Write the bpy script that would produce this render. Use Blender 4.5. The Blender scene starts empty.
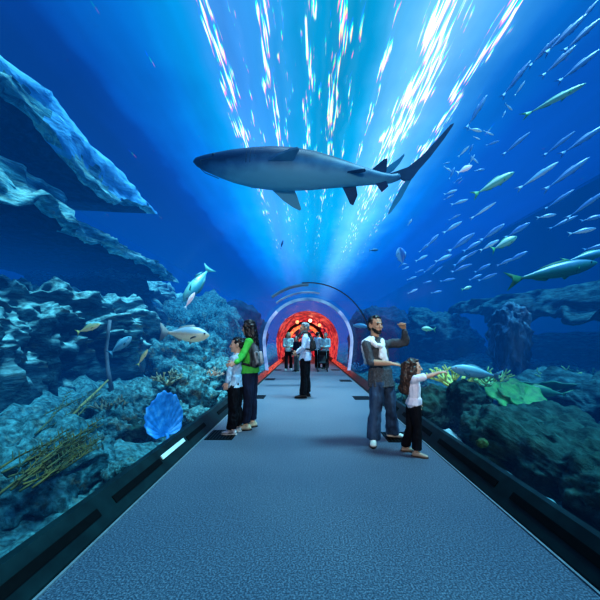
import bpy, bmesh, math, random
from mathutils import Vector, Matrix, noise
random.seed(7)
V = Vector
scn = bpy.context.scene
C = scn.collection
PI = math.pi
H = 1.35                 # eye height of the photographer
AX = 0.075               # the tunnel's axis

def P(px, py, d):
    """world point seen at a photo position, at distance d down the tunnel"""
    return V(((px - 306) * d / 320.0, d, H + (340 - py) * d / 320.0))

# ------------------------------------------------------------------ materials
def _ramp(nt, stops, interp='LINEAR'):
    r = nt.nodes.new('ShaderNodeValToRGB')
    cr = r.color_ramp; cr.interpolation = interp
    cr.elements.remove(cr.elements[1])
    cr.elements[0].position = max(0, stops[0][0]); cr.elements[0].color = (*stops[0][1][:3], 1)
    for p, c in stops[1:]:
        e = cr.elements.new(min(1, max(0, p))); e.color = (*c[:3], 1)
    return r

def new_mat(name):
    m = bpy.data.materials.new(name); m.use_nodes = True
    nt = m.node_tree; nt.nodes.clear()
    out = nt.nodes.new('ShaderNodeOutputMaterial')
    return m, nt, out

def sc3(c, k): return tuple(min(1, x * k) for x in c)

def mat(name, col, col2=None, scale=12.0, rough=.6, bump=0.0, spec=.3, stretch=(1, 1, 1), metal=0, emit=0, detail=4, sheen=0, bscale=None):
    m, nt, out = new_mat(name)
    b = nt.nodes.new('ShaderNodeBsdfPrincipled')
    nt.links.new(b.outputs[0], out.inputs['Surface'])
    tc = nt.nodes.new('ShaderNodeTexCoord'); mp = nt.nodes.new('ShaderNodeMapping')
    mp.inputs['Scale'].default_value = stretch
    nt.links.new(tc.outputs['Object'], mp.inputs['Vector'])
    n = nt.nodes.new('ShaderNodeTexNoise'); n.inputs['Scale'].default_value = scale; n.inputs['Detail'].default_value = detail
    nt.links.new(mp.outputs[0], n.inputs['Vector'])
    col2 = col2 or sc3(col, .7)
    r = _ramp(nt, [(.35, col2), (.65, col)])
    nt.links.new(n.outputs['Fac'], r.inputs['Fac'])
    nt.links.new(r.outputs[0], b.inputs['Base Color'])
    b.inputs['Roughness'].default_value = rough
    b.inputs['Specular IOR Level'].default_value = spec
    b.inputs['Metallic'].default_value = metal
    if sheen:
        b.inputs['Sheen Weight'].default_value = sheen
    if emit:
        nt.links.new(r.outputs[0], b.inputs['Emission Color']); b.inputs['Emission Strength'].default_value = emit
    if bump:
        bp = nt.nodes.new('ShaderNodeBump'); bp.inputs['Strength'].default_value = bump; bp.inputs['Distance'].default_value = .02
        src = n
        if bscale:
            src = nt.nodes.new('ShaderNodeTexNoise'); src.inputs['Scale'].default_value = bscale; src.inputs['Detail'].default_value = 6
            nt.links.new(mp.outputs[0], src.inputs['Vector'])
        nt.links.new(src.outputs['Fac'], bp.inputs['Height']); nt.links.new(bp.outputs[0], b.inputs['Normal'])
    return m

def rock_mat(name, dark, mid, light, patch, scale=1.6, stretch=(1, 1, 1), top=(.35, .6, .6), topamt=.8, mot=.85, t0=.45):
    """stone: mottled, veined, with a pale crust of growth on whatever faces up"""
    scale *= 1.9
    m, nt, out = new_mat(name)
    b = nt.nodes.new('ShaderNodeBsdfPrincipled'); b.inputs['Roughness'].default_value = .85; b.inputs['Specular IOR Level'].default_value = .15
    nt.links.new(b.outputs[0], out.inputs['Surface'])
    tc = nt.nodes.new('ShaderNodeTexCoord'); mp = nt.nodes.new('ShaderNodeMapping'); mp.inputs['Scale'].default_value = stretch
    nt.links.new(tc.outputs['Object'], mp.inputs['Vector'])
    n1 = nt.nodes.new('ShaderNodeTexNoise'); n1.inputs['Scale'].default_value = scale; n1.inputs['Detail'].default_value = 9; n1.inputs['Roughness'].default_value = .65; n1.inputs['Distortion'].default_value = .6
    n2 = nt.nodes.new('ShaderNodeTexNoise'); n2.inputs['Scale'].default_value = scale * 1.7; n2.inputs['Detail'].default_value = 5
    mp2 = nt.nodes.new('ShaderNodeMapping'); mp2.inputs['Location'].default_value = (7, 3, 5); mp2.inputs['Scale'].default_value = stretch
    nt.links.new(tc.outputs['Object'], mp2.inputs['Vector'])
    nt.links.new(mp.outputs[0], n1.inputs['Vector']); nt.links.new(mp2.outputs[0], n2.inputs['Vector'])
    r1 = _ramp(nt, [(.34, dark), (.5, mid), (.60, light), (.72, mid)])
    nt.links.new(n1.outputs['Fac'], r1.inputs['Fac'])
    r2 = _ramp(nt, [(.56, (0, 0, 0)), (.64, (1, 1, 1))]); nt.links.new(n2.outputs['Fac'], r2.inputs['Fac'])
    mx = nt.nodes.new('ShaderNodeMixRGB'); mx.inputs['Color2'].default_value = (*patch, 1)
    nt.links.new(r1.outputs[0], mx.inputs['Color1'])
    ml = nt.nodes.new('ShaderNodeMath'); ml.operation = 'MULTIPLY'; ml.inputs[1].default_value = .7
    nt.links.new(r2.outputs[0], ml.inputs[0]); nt.links.new(ml.outputs[0], mx.inputs['Fac'])
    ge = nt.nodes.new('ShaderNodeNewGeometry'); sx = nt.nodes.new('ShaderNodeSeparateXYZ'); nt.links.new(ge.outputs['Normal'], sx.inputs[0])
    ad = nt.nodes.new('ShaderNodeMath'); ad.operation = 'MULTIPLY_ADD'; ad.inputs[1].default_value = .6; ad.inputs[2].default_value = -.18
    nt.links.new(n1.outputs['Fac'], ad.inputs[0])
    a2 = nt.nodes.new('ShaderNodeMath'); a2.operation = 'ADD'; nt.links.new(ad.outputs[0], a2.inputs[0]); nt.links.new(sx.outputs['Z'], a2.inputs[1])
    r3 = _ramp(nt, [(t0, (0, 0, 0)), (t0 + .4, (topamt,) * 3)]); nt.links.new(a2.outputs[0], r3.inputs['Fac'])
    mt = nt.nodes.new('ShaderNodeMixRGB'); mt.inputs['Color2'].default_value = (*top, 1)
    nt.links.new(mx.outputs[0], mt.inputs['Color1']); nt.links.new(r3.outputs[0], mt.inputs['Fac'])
    n3 = nt.nodes.new('ShaderNodeTexNoise'); n3.inputs['Scale'].default_value = scale * 4; n3.inputs['Detail'].default_value = 8; n3.inputs['Roughness'].default_value = .62
    nt.links.new(mp.outputs[0], n3.inputs['Vector'])
    r4 = _ramp(nt, [(.38, (.18,) * 3), (.52, (.75,) * 3), (.66, (1.35,) * 3)]); nt.links.new(n3.outputs['Fac'], r4.inputs['Fac'])
    mu = nt.nodes.new('ShaderNodeMixRGB'); mu.blend_type = 'MULTIPLY'; mu.inputs['Fac'].default_value = mot
    nt.links.new(mt.outputs[0], mu.inputs['Color1']); nt.links.new(r4.outputs[0], mu.inputs['Color2'])
    nt.links.new(mu.outputs[0], b.inputs['Base Color'])
    bp = nt.nodes.new('ShaderNodeBump'); bp.inputs['Strength'].default_value = .9; bp.inputs['Distance'].default_value = .12
    ab = nt.nodes.new('ShaderNodeMath'); ab.operation = 'ADD'; nt.links.new(n1.outputs['Fac'], ab.inputs[0])
    m5 = nt.nodes.new('ShaderNodeMath'); m5.operation = 'MULTIPLY'; m5.inputs[1].default_value = .4; nt.links.new(n3.outputs['Fac'], m5.inputs[0])
    nt.links.new(m5.outputs[0], ab.inputs[1])
    nt.links.new(ab.outputs[0], bp.inputs['Height']); nt.links.new(bp.outputs[0], b.inputs['Normal'])
    return m

def fish_mat(name, belly, side, back, h, rough=.35, stretch=(3, 6, 14), spec=.6, emit=0.0, rp=(.3, .52, .72)):
    """counter-shading: pale below, dark above, by the height on the fish's own body"""
    m, nt, out = new_mat(name)
    b = nt.nodes.new('ShaderNodeBsdfPrincipled'); b.inputs['Roughness'].default_value = rough; b.inputs['Specular IOR Level'].default_value = spec
    nt.links.new(b.outputs[0], out.inputs['Surface'])
    tc = nt.nodes.new('ShaderNodeTexCoord'); sx = nt.nodes.new('ShaderNodeSeparateXYZ'); nt.links.new(tc.outputs['Object'], sx.inputs[0])
    n = nt.nodes.new('ShaderNodeTexNoise'); n.inputs['Scale'].default_value = 6 / max(h, .05) * .25; n.inputs['Detail'].default_value = 4
    nt.links.new(tc.outputs['Object'], n.inputs['Vector'])
    mr = nt.nodes.new('ShaderNodeMapRange'); mr.inputs['From Min'].default_value = -h; mr.inputs['From Max'].default_value = h
    nt.links.new(sx.outputs['Z'], mr.inputs['Value'])
    ad = nt.nodes.new('ShaderNodeMath'); ad.operation = 'MULTIPLY_ADD'; ad.inputs[1].default_value = .25; ad.inputs[2].default_value = -.12
    nt.links.new(n.outputs['Fac'], ad.inputs[0])
    a2 = nt.nodes.new('ShaderNodeMath'); a2.operation = 'ADD'; nt.links.new(ad.outputs[0], a2.inputs[0]); nt.links.new(mr.outputs[0], a2.inputs[1])
    r = _ramp(nt, [(rp[0], belly), (rp[1], side), (rp[2], back)]); nt.links.new(a2.outputs[0], r.inputs['Fac'])
    nt.links.new(r.outputs[0], b.inputs['Base Color'])
    if emit:
        nt.links.new(r.outputs[0], b.inputs['Emission Color']); b.inputs['Emission Strength'].default_value = emit
    return m

# ------------------------------------------------------------------ object helpers
def tag(o, label=None, cat=None, group=None, kind=None):
    if label: o['label'] = label
    if cat: o['category'] = cat
    if group: o['group'] = group
    if kind: o['kind'] = kind
    return o

def empty(name, loc, label, cat, group=None, rot=None):
    o = bpy.data.objects.new(name, None); C.objects.link(o); o.location = loc; o.empty_display_size = .1
    if rot is not None: o.rotation_euler = rot
    return tag(o, label, cat, group)

def link_mesh(name, me, mats, parent=None, loc=None, smooth=True):
    o = bpy.data.objects.new(name, me); C.objects.link(o)
    for m in (mats if isinstance(mats, (list, tuple)) else [mats]): me.materials.append(m)
    if smooth:
        me.polygons.foreach_set('use_smooth', [True] * len(me.polygons))
    if parent is not None: o.parent = parent
    if loc is not None: o.location = loc
    return o

def obj(name, bm, mats, parent=None, loc=None, smooth=False):
    bmesh.ops.recalc_face_normals(bm, faces=bm.faces)
    me = bpy.data.meshes.new(name); bm.to_mesh(me); bm.free()
    return link_mesh(name, me, mats, parent, loc, smooth)

def box(bm, c, s, R=None):
    c = V(c); vs = []
    for x in (-.5, .5):
        for y in (-.5, .5):
            for z in (-.5, .5):
                p = V((x * s[0], y * s[1], z * s[2]))
                if R is not None: p = R @ p
                vs.append(bm.verts.new(c + p))
    for f in ((0, 1, 3, 2), (4, 6, 7, 5), (0, 4, 5, 1), (2, 3, 7, 6), (0, 2, 6, 4), (1, 5, 7, 3)):
        bm.faces.new([vs[i] for i in f])

def prism_y(bm, prof, y0, y1, ny=1):
    """closed outline of (x, z) pushed along y"""
    rings = []
    for k in range(ny + 1):
        y = y0 + (y1 - y0) * k / ny
        rings.append([bm.verts.new((x, y, z)) for x, z in prof])
    n = len(prof)
    for a, b in zip(rings, rings[1:]):
        for i in range(n):
            bm.faces.new((a[i], a[(i + 1) % n], b[(i + 1) % n], b[i]))
    bm.faces.new(rings[0]); bm.faces.new(list(reversed(rings[-1])))

def tube(bm, pts, rads, n=8):
    rings = []
    for i, p in enumerate(pts):
        p = V(p)
        t = (V(pts[min(i + 1, len(pts) - 1)]) - V(pts[max(i - 1, 0)])).normalized()
        u = t.cross(V((0, 0, 1)))
        if u.length < .05: u = t.cross(V((0, 1, 0)))
        u.normalize(); w = t.cross(u)
        rings.append([bm.verts.new(p + (u * math.cos(2 * PI * k / n) + w * math.sin(2 * PI * k / n)) * rads[i]) for k in range(n)])
    for a, b in zip(rings, rings[1:]):
        for k in range(n):
            bm.faces.new((a[k], a[(k + 1) % n], b[(k + 1) % n], b[k]))
    bm.faces.new(rings[0]); bm.faces.new(list(reversed(rings[-1])))

_bs = bmesh.new(); bmesh.ops.create_icosphere(_bs, subdivisions=2, radius=1)
SPH = [v.co.copy() for v in _bs.verts]; _bs.free()

def ell(c, r, R=None):
    if not isinstance(r, (tuple, list)): r = (r, r, r)
    return (V(c), r, R)

def hull_into(bm, ells):
    t = bmesh.new()
    for c, r, R in ells:
        for s in SPH:
            p = V((s.x * r[0], s.y * r[1], s.z * r[2]))
            if R is not None: p = R @ p
            t.verts.new(c + p)
    bmesh.ops.convex_hull(t, input=t.verts, use_existing_faces=False)
    loose = [v for v in t.verts if not v.link_faces]
    bmesh.ops.delete(t, geom=loose, context='VERTS')
    idx = {}
    for v in t.verts: idx[v] = bm.verts.new(v.co)
    for f in t.faces:
        try: bm.faces.new([idx[v] for v in f.verts])
        except ValueError: pass
    t.free()

def blob(name, hulls, voxel, mats, parent, smooth=4, disp=None, paint=None):
    """union of hulls grown into ONE continuous surface"""
    bm = bmesh.new()
    for h in hulls: hull_into(bm, h)
    bmesh.ops.recalc_face_normals(bm, faces=bm.faces)
    me = bpy.data.meshes.new('t'); bm.to_mesh(me); bm.free()
    o = bpy.data.objects.new('t', me); C.objects.link(o)
    r = o.modifiers.new('r', 'REMESH'); r.mode = 'VOXEL'; r.voxel_size = voxel
    if smooth:
        s = o.modifiers.new('s', 'SMOOTH'); s.factor = .5; s.iterations = smooth
    dg = bpy.context.evaluated_depsgraph_get()
    out = bpy.data.meshes.new_from_object(o.evaluated_get(dg))
    bpy.data.objects.remove(o); bpy.data.meshes.remove(me)
    out.name = name; out.materials.clear()
    if disp:
        amp, fr, st = disp
        nr = [v.normal.copy() for v in out.vertices]
        for v, n in zip(out.vertices, nr):
            q = v.co
            v.co = q + n * amp * noise.fractal(V((q.x * fr * st[0], q.y * fr * st[1], q.z * fr * st[2])), .8, 2, 3)
    ob = link_mesh(name, out, mats, parent)
    if paint:
        for pol in out.polygons:
            c = pol.center
            for (pc, pr, slot) in paint:
                if (c - pc).length < pr: pol.material_index = slot; break
    return ob

def frame(f, up=V((0, 0, 1))):
    """columns: right, forward, up"""
    f = f.normalized(); r = f.cross(up).normalized(); u = r.cross(f)
    return Matrix((r, f, u)).transposed()

# ------------------------------------------------------------------ people
def hand_hulls(w, d, n, t, s, curl, tcurl=.5, spread=.12):
    """w wrist, d pointing direction, n the way the palm faces, t towards the thumb; curl = per-finger bend (radians per joint)"""
    d = d.normalized(); n = (n - d * n.dot(d)).normalized()
    t = (t - d * t.dot(d) - n * t.dot(n)).normalized()
    hs = []
    R = Matrix((t, d, n)).transposed()
    hs.append([ell(w, (.026 * s, .02 * s, .019 * s), R), ell(w + d * .03 * s + t * .012 * s, (.020 * s, .02 * s, .014 * s), R),
               ell(w + d * .085 * s + t * .030 * s, .0115 * s), ell(w + d * .085 * s - t * .030 * s, .0105 * s)])
    L = (.074, .082, .076, .060)
    for i, off in enumerate((.031, .0105, -.0105, -.031)):
        p = w + d * (.090 - .004 * abs(i - 1)) * s + t * off * s
        a = 0; c = curl[i]
        dd = (d + t * (1.5 - i) * spread * .6).normalized()
        pts = [p]
        for k, fr in enumerate((.44, .31, .25)):
            a += c * (1.0 if k else .9)
            dirv = dd * math.cos(a) + n * math.sin(a)
            p = p + dirv * L[i] * fr * s; pts.append(p)
        rr = (.0098, .0092, .0085, .0075)
        for k in range(3):
            hs.append([ell(pts[k], rr[k] * s), ell(pts[k + 1], rr[k + 1] * s)])
    b = w + d * .028 * s + t * .024 * s
    d1 = (t * .75 + d * .65 + n * .25).normalized()
    p1 = b + d1 * .042 * s
    d2 = (d * .8 + t * (.45 - tcurl) + n * (.2 + tcurl)).normalized()
    p2 = p1 + d2 * .032 * s; p3 = p2 + (d2 + n * tcurl * .5).normalized() * .026 * s
    hs += [[ell(b, .015 * s), ell(p1, .0115 * s)], [ell(p1, .0112 * s), ell(p2, .010 * s)], [ell(p2, .010 * s), ell(p3, .008 * s)]]
    return hs

def head_hulls(c, R, s):
    def e(p, r): return ell(c + R @ V(p) * s, tuple(x * s for x in r), R)
    hs = [[e((0, -.012, .03), (.074, .094, .086))],
          [e((0, .03, -.01), (.064, .062, .06)), e((0, .052, -.085), (.034, .034, .026))],
          [e((0, -.01, .0), (.07, .07, .06)), e((0, .02, -.07), (.05, .045, .03))],
          [e((0, .088, .005), (.007, .008, .008)), e((0, .104, -.030), (.014, .012, .009))],
          [e((.032, .080, .022), (.02, .012, .007)), e((-.032, .080, .022), (.02, .012, .007))],
          [e((0, .083, -.060), (.025, .012, .008))],
          [e((0, .078, -.098), (.018, .014, .012))],
          [e((.036, .070, -.025), (.018, .016, .016))], [e((-.036, .070, -.025), (.018, .016, .016))]]
    for sx in (-1, 1):
        hs.append([e((sx * .076, -.006, -.006), (.010, .022, .034)), e((sx * .082, -.014, .006), (.007, .016, .024))])
    return hs

def human(name, label, J, f, hf, sc, hs, M, voxel=.006, group=None, hair='short', sleeves='long', hem=.075, handL=None, handR=None, fit=.014, sleeveR=None,
          shirt_len=0.0, shoe_name='shoe', shirt_name='shirt', head_up=None, wide=1.0, root=None, hairdisp=(.012, 30, (1, 1, 1)), beard=False, crease=.010, sole=True, slim_legs=1.0):
    f = f.normalized(); R = frame(f); side = R.col[0]
    if root is None:
        root = (J['anL'] + J['anR']) / 2; root.z = 0
    t = empty(name, root, label, 'person', group)
    J = {k: v - root for k, v in J.items()}
    Rh = frame(hf, head_up or V((0, 0, 1)))
    k = sc
    def E(p, r): return ell(p, tuple(x * k for x in r), R)
    fwd = R.col[1]; up = V((0, 0, 1))
    def torso(g):
        w = wide
        return [[E(J['chest'], ((.150 + g) * w, .098 + g, .11)), E(J['waist'], ((.128 + g) * w, .094 + g, .07))],
                [E(J['waist'], ((.128 + g) * w, .094 + g, .07)), E(J['pelvis'], ((.150 + g) * w, .104 + g, .085))],
                [ell(J['shL'], (.050 + g) * k), E(J['chest'] + up * .05 * k, ((.11 + g) * w, .088 + g, .07))],
                [ell(J['shR'], (.050 + g) * k), E(J['chest'] + up * .05 * k, ((.11 + g) * w, .088 + g, .07))],
                [ell(J['neck'] - up * .03 * k, (.056 + g) * k), ell(J['shL'] - up * .005 * k, (.036 + g) * k)],
                [ell(J['neck'] - up * .03 * k, (.056 + g) * k), ell(J['shR'] - up * .005 * k, (.036 + g) * k)]]
    def arm(S, g, frac=1.0):
        sh, el, wr = J['sh' + S], J['el' + S], J['wr' + S]
        if frac < .5:
            return [[ell(sh, (.050 + g) * k), ell(sh.lerp(el, frac * 2), (.046 + g * 1.5) * k)]]
        e = el.lerp(wr, min(1, (frac - .5) * 2))
        return [[ell(sh, (.050 + g) * k), ell(sh.lerp(el, .45), (.047 + g) * k), ell(el, (.039 + g) * k)],
                [ell(el, (.039 + g) * k), ell(el.lerp(e, .3), (.041 + g) * k), ell(e, (.028 + g * .8) * k)]]
    def leg(S, g, end, hemr):
        hp, kn, an = J['hip' + S], J['kn' + S], J['an' + S]
        e = kn.lerp(an, end); q = slim_legs
        a = [[ell(hp, (.082 + g) * k * q), ell(hp.lerp(kn, .35), (.080 + g) * k * q), ell(kn, (.054 + g) * k * q)]]
        if hemr is None:
            a += [[ell(kn, (.054) * k), ell(kn.lerp(an, .3), .056 * k)], [ell(kn.lerp(an, .3), .056 * k), ell(an, .036 * k)]]
        else:
            a += [[ell(kn, (.054 + g) * k * q), ell(kn.lerp(an, .35), max(hemr, (.056 + g) * k * q)), ell(e, (hemr, hemr, hemr * .35))]]
        return a
    body = torso(0) + arm('L', 0) + arm('R', 0) + leg('L', 0, 1, None) + leg('R', 0, 1, None)
    hc = J['head']
    body += [[ell(J['neck'] - up * .02 * k, .054 * k), ell(hc + Rh @ V((0, -.02, -.06)) * hs, .052 * hs)]]
    body += head_hulls(hc, Rh, hs)
    for S, hd in (('L', handL), ('R', handR)):
        d = (J['wr' + S] - J['el' + S]).normalized()
        n = side * (1 if S == 'L' else -1); th = fwd
        cu = (.35, .4, .45, .5); tcu = .15
        if hd:
            d = hd.get('d', d); n = hd.get('n', n); th = hd.get('t', th); cu = hd.get('curl', cu); tcu = hd.get('tc', tcu)
        body += hand_hulls(J['wr' + S] + d.normalized() * .012 * k, d, n, th, k * (1 if not hd else hd.get('s', 1)), cu, tcu)
        an = J['an' + S]; td = (J['toe' + S] - an); td.z = 0; td.normalize()
        body += [[ell(an, .034 * k), ell(V((an.x, an.y, .03 * k)) - td * .03 * k, .028 * k)], [ell(V((an.x, an.y, .045 * k)), .036 * k), ell(V((an.x, an.y, .026 * k)) + td * .13 * k, (.036 * k, .036 * k, .02 * k))]]
    eyes = [(hc + Rh @ V((sx * .031, .086, .004)) * hs, .0125 * hs, 1) for sx in (-1, 1)]
    lip = [(hc + Rh @ V((sx * .010, .094, -.060)) * hs, .0095 * hs, 2) for sx in (-1, 0, 1)]
    fuzz = []
    if beard:
        for q, r in (((0, .075, -.105), .034), ((.03, .062, -.09), .030), ((-.03, .062, -.09), .030), ((.05, .045, -.07), .028), ((-.05, .045, -.07), .028), ((.066, .02, -.05), .024), ((-.066, .02, -.05), .024), ((.02, .096, -.044), .012), ((-.02, .096, -.044), .012), ((0, .085, -.082), .018)):
            fuzz.append((hc + Rh @ V(q) * hs, r * hs, 3))
    brow = [(hc + Rh @ V((sx * (.024 + .009 * q), .088, .026)) * hs, .0085 * hs, 3) for sx in (-1, 1) for q in (0, 1, 2)]
    blob('body', body, voxel, [M['skin'], M['eye'], M['lip'], M['hair']], t, smooth=2, paint=eyes + lip + brow + fuzz)
    # clothes
    fr = {'long': 1.0, 'short': .3, 'mid': .8}[sleeves]
    sh = torso(fit) + arm('L', fit, fr) + arm('R', fit, sleeveR or fr)
    if shirt_len:
        sh.append([E(J['waist'] - up * .03 * k, ((.150 + fit) * wide, .114 + fit, .05)), E(J['pelvis'] - up * shirt_len * k, ((.176 + fit) * wide, .134 + fit, .018))])
    blob(shirt_name, sh, voxel, M['shirt'], t, smooth=3, disp=(crease * k, 9 / k, (1.2, 1.2, .7)))
    g = fit + .004
    tr = [[E(J['waist'] - up * .06 * k, ((.126 + g * .6) * wide, .094 + g * .6, .03)), E(J['pelvis'], ((.152 + g * .6) * wide, .108 + g * .6, .085))]]
    for S in 'LR':
        tr += [[E(J['pelvis'], (.10 * wide, .09, .08)), ell(J['hip' + S], (.084 + g) * k * slim_legs)]]
        tr += leg(S, g, .96, hem * k)
    blob('trousers', tr, voxel, M['trousers'], t, smooth=3, disp=(crease * 1.1 * k, 8 / k, (1.3, 1.3, .6)))
    for S in 'LR':
        an = J['an' + S]; td = (J['toe' + S] - an); td.z = 0; td.normalize()
        Rf = frame(td); b0 = V((an.x, an.y, 0))
        def F(a, z, r): return ell(b0 + td * a * k + up * z * k, tuple(x * k for x in r), Rf)
        so = blob(shoe_name, [[F(-.05, .045, (.036, .035, .04)), F(.05, .05, (.042, .05, .04))], [F(.04, .05, (.042, .05, .040)), F(.15, .034, (.044, .045, .026))],
                              [F(-.02, .085, (.040, .045, .03)), F(.03, .07, (.040, .05, .03))]], voxel, M['shoe'], t, smooth=2)
        if sole:
            bm = bmesh.new()
            pts = []
            for q in range(20):
                a = 2 * PI * q / 20; x = math.sin(a); y = math.cos(a)
                wv = .047 if y > 0 else .041
                pts.append(b0 + Rf.col[0] * x * wv * k + td * (.052 + y * (.148 if y > 0 else .142)) * k)
            lo = [bm.verts.new(p + up * .002) for p in pts]; hi = [bm.verts.new(p + up * .022 * k) for p in pts]
            for q in range(20): bm.faces.new((lo[q], lo[(q + 1) % 20], hi[(q + 1) % 20], hi[q]))
            bm.faces.new(lo); bm.faces.new(hi)
            obj('sole', bm, M['sole'], so)
    # hair
    def e(p, r): return ell(hc + Rh @ V(p) * hs, tuple(x * hs for x in r), Rh)
    if hair != 'none':
        hh = [[e((0, -.030, .042), (.080, .086, .084)), e((0, -.055, -.02), (.066, .048, .045))], [e((0, -.01, .085), (.064, .072, .042)), e((0, .030, .088), (.050, .034, .022))]]
        for sx in (-1, 1): hh.append([e((sx * .070, .012, .03), (.010, .018, .03)), e((sx * .068, .005, .06), (.014, .03, .03))])
        if hair == 'long':
            hh += [[e((0, -.055, .02), (.088, .065, .07)), e((0, -.085, -.13), (.088, .052, .06))],
                   [e((0, -.085, -.12), (.088, .052, .06)), e((.0, -.115, -.36), (.058, .034, .05))]]
            for sx in (-1, 1): hh.append([e((sx * .075, .0, .03), (.02, .05, .05)), e((sx * .075, -.02, -.12), (.02, .045, .05))])
        if hair == 'curly':
            hh += [[e((0, -.055, .02), (.100, .085, .085)), e((0, -.095, -.12), (.115, .075, .07))],
                   [e((0, -.095, -.12), (.115, .075, .07)), e((.0, -.12, -.29), (.095, .06, .06))]]
            for sx in (-1, 1): hh.append([e((sx * .082, -.0, .03), (.026, .05, .05)), e((sx * .095, -.025, -.10), (.032, .05, .06))])
        blob('hair', hh, voxel, M['hair'], t, smooth=1, disp=(hairdisp[0] * hs, hairdisp[1], hairdisp[2]))
    return t

def stand(x, y, h, f, arms='down', gap=.09, step=0.0):
    """joints of a standing figure of height h at (x, y), facing f"""
    f = V(f).normalized(); r = V((f.y, -f.x, 0)); b = V((x, y, 0)); u = V((0, 0, h))
    J = {}
    J['head'] = b + u * .925 + f * .02; J['neck'] = b + u * .835; J['chest'] = b + u * .74; J['waist'] = b + u * .62; J['pelvis'] = b + u * .53
    for S, s in (('L', -1), ('R', 1)):
        st = f * step * s
        J['sh' + S] = b + u * .81 + r * s * .105 * h
        J['hip' + S] = b + u * .50 + r * s * .05 * h
        J['kn' + S] = b + u * .275 + r * s * gap * .6 * h + st * .6 + f * .015
        J['an' + S] = b + u * .045 + r * s * gap * .55 * h + st
        J['toe' + S] = J['an' + S] + f * .15 + r * s * .03
        if arms == 'down':
            J['el' + S] = b + u * .63 + r * s * .135 * h - f * .01; J['wr' + S] = b + u * .49 + r * s * .135 * h + f * .07
        elif arms == 'front':
            J['el' + S] = b + u * .63 + r * s * .125 * h + f * .02; J['wr' + S] = b + u * .62 + r * s * .06 * h + f * .15 * h
    return J

# ------------------------------------------------------------------ fish
def blade(bm, pts, o, u, v, n, th, slot=0):
    """a thin fin: outline pts (a, b) in the plane o + a*u + b*v, thickened along n"""
    A = [bm.verts.new(o + u * a + v * b + n * th * .5) for a, b in pts]
    B = [bm.verts.new(o + u * a + v * b - n * th * .5) for a, b in pts]
    fs = [bm.faces.new(A), bm.faces.new(list(reversed(B)))]
    m = len(pts)
    for i in range(m): fs.append(bm.faces.new((A[i], A[(i + 1) % m], B[(i + 1) % m], B[i])))
    for f in fs: f.material_index = slot

def loft(bm, secs, n=16, slot=0):
    """secs: (centre, right, up, half width, half height up, half height down)"""
    rings = []
    for c, r, u, w, a, b in secs:
        ring = []
        for k in range(n):
            t = 2 * PI * k / n; s = math.sin(t)
            ring.append(bm.verts.new(c + r * math.cos(t) * w + u * s * (a if s > 0 else b)))
        rings.append(ring)
    for A, B in zip(rings, rings[1:]):
        for k in range(n):
            bm.faces.new((A[k], A[(k + 1) % n], B[(k + 1) % n], B[k])).material_index = slot
    bm.faces.new(rings[0]).material_index = slot; bm.faces.new(list(reversed(rings[-1]))).material_index = slot

PROF = [(0, .06), (.04, .32), (.12, .66), (.24, .93), (.38, 1.0), (.52, .92), (.66, .68), (.78, .40), (.87, .20), (.91, .17)]
def fish_mesh(name, L, h, w, bend=0.0, fork=.5, finless=False, dors=.55):
    bm = bmesh.new()
    X, Y, Z = V((1, 0, 0)), V((0, 1, 0)), V((0, 0, 1))
    def cx(t): return L * (.5 - t)
    def cy(t): return bend * L * t * t
    secs = [(V((cx(t), cy(t), 0)), Y, Z, w * .5 * p, h * .5 * p, h * .5 * p) for t, p in PROF]
    loft(bm, secs, 12, 0)
    th = max(.004, w * .06)
    o = V((cx(.90), cy(.90), 0)); u = (V((-1, bend * 1.8, 0))).normalized(); nn = u.cross(Z)
    tl = L * .17; hh = h * .62
    blade(bm, [(-.01 * L, h * .07), (tl * .55, hh * .55), (tl * 1.15, hh), (tl * (1.15 - fork), hh * .12), (tl * (1.15 - fork), -hh * .12), (tl * 1.15, -hh), (tl * .55, -hh * .55), (-.01 * L, -h * .07)], o, u, Z, nn, th, 1)
    o = V((0, cy(.4), 0))
    blade(bm, [(cx(.30), h * .44), (cx(.36), h * (.44 + .3 * dors)), (cx(.5), h * (.42 + .28 * dors)), (cx(.66), h * (.33 + .16 * dors)), (cx(.74), h * .22), (cx(.5), h * .36)], o, X, Z, Y, th, 1)
    blade(bm, [(cx(.58), -h * .36), (cx(.64), -h * (.34 + .28 * dors)), (cx(.74), -h * (.24 + .18 * dors)), (cx(.80), -h * .16)], o, X, Z, Y, th, 1)
    blade(bm, [(cx(.34), -h * .45), (cx(.42), -h * .66), (cx(.46), -h * .42)], o, X, Z, Y, th, 1)
    for s in (-1, 1):
        oo = V((cx(.27), s * w * .44, -h * .1)); uu = V((-1, s * .55, -.25)).normalized(); vv = V((-.2, 0, -1)).normalized(); n2 = uu.cross(vv).normalized()
        blade(bm, [(0, h * .07), (L * .13, h * .02), (L * .12, h * .14), (0, -h * .08)], oo, uu, vv, n2, th, 1)
        e = bmesh.ops.create_icosphere(bm, subdivisions=1, radius=h * .065)['verts']
        for v in e:
            v.co += V((cx(.10), s * w * .27, h * .10))
        for f in {f for v in e for f in v.link_faces}: f.material_index = 2
    me = bpy.data.meshes.new(name); bmesh.ops.recalc_face_normals(bm, faces=bm.faces); bm.to_mesh(me); bm.free()
    return me

def orient(o, heading, roll=0.0):
    h = heading.normalized(); y = V((0, 0, 1)).cross(h).normalized(); z = h.cross(y)
    M = Matrix((h, y, z)).transposed()
    if roll: M = Matrix.Rotation(roll, 3, h) @ M
    o.rotation_euler = M.to_euler()

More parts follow.
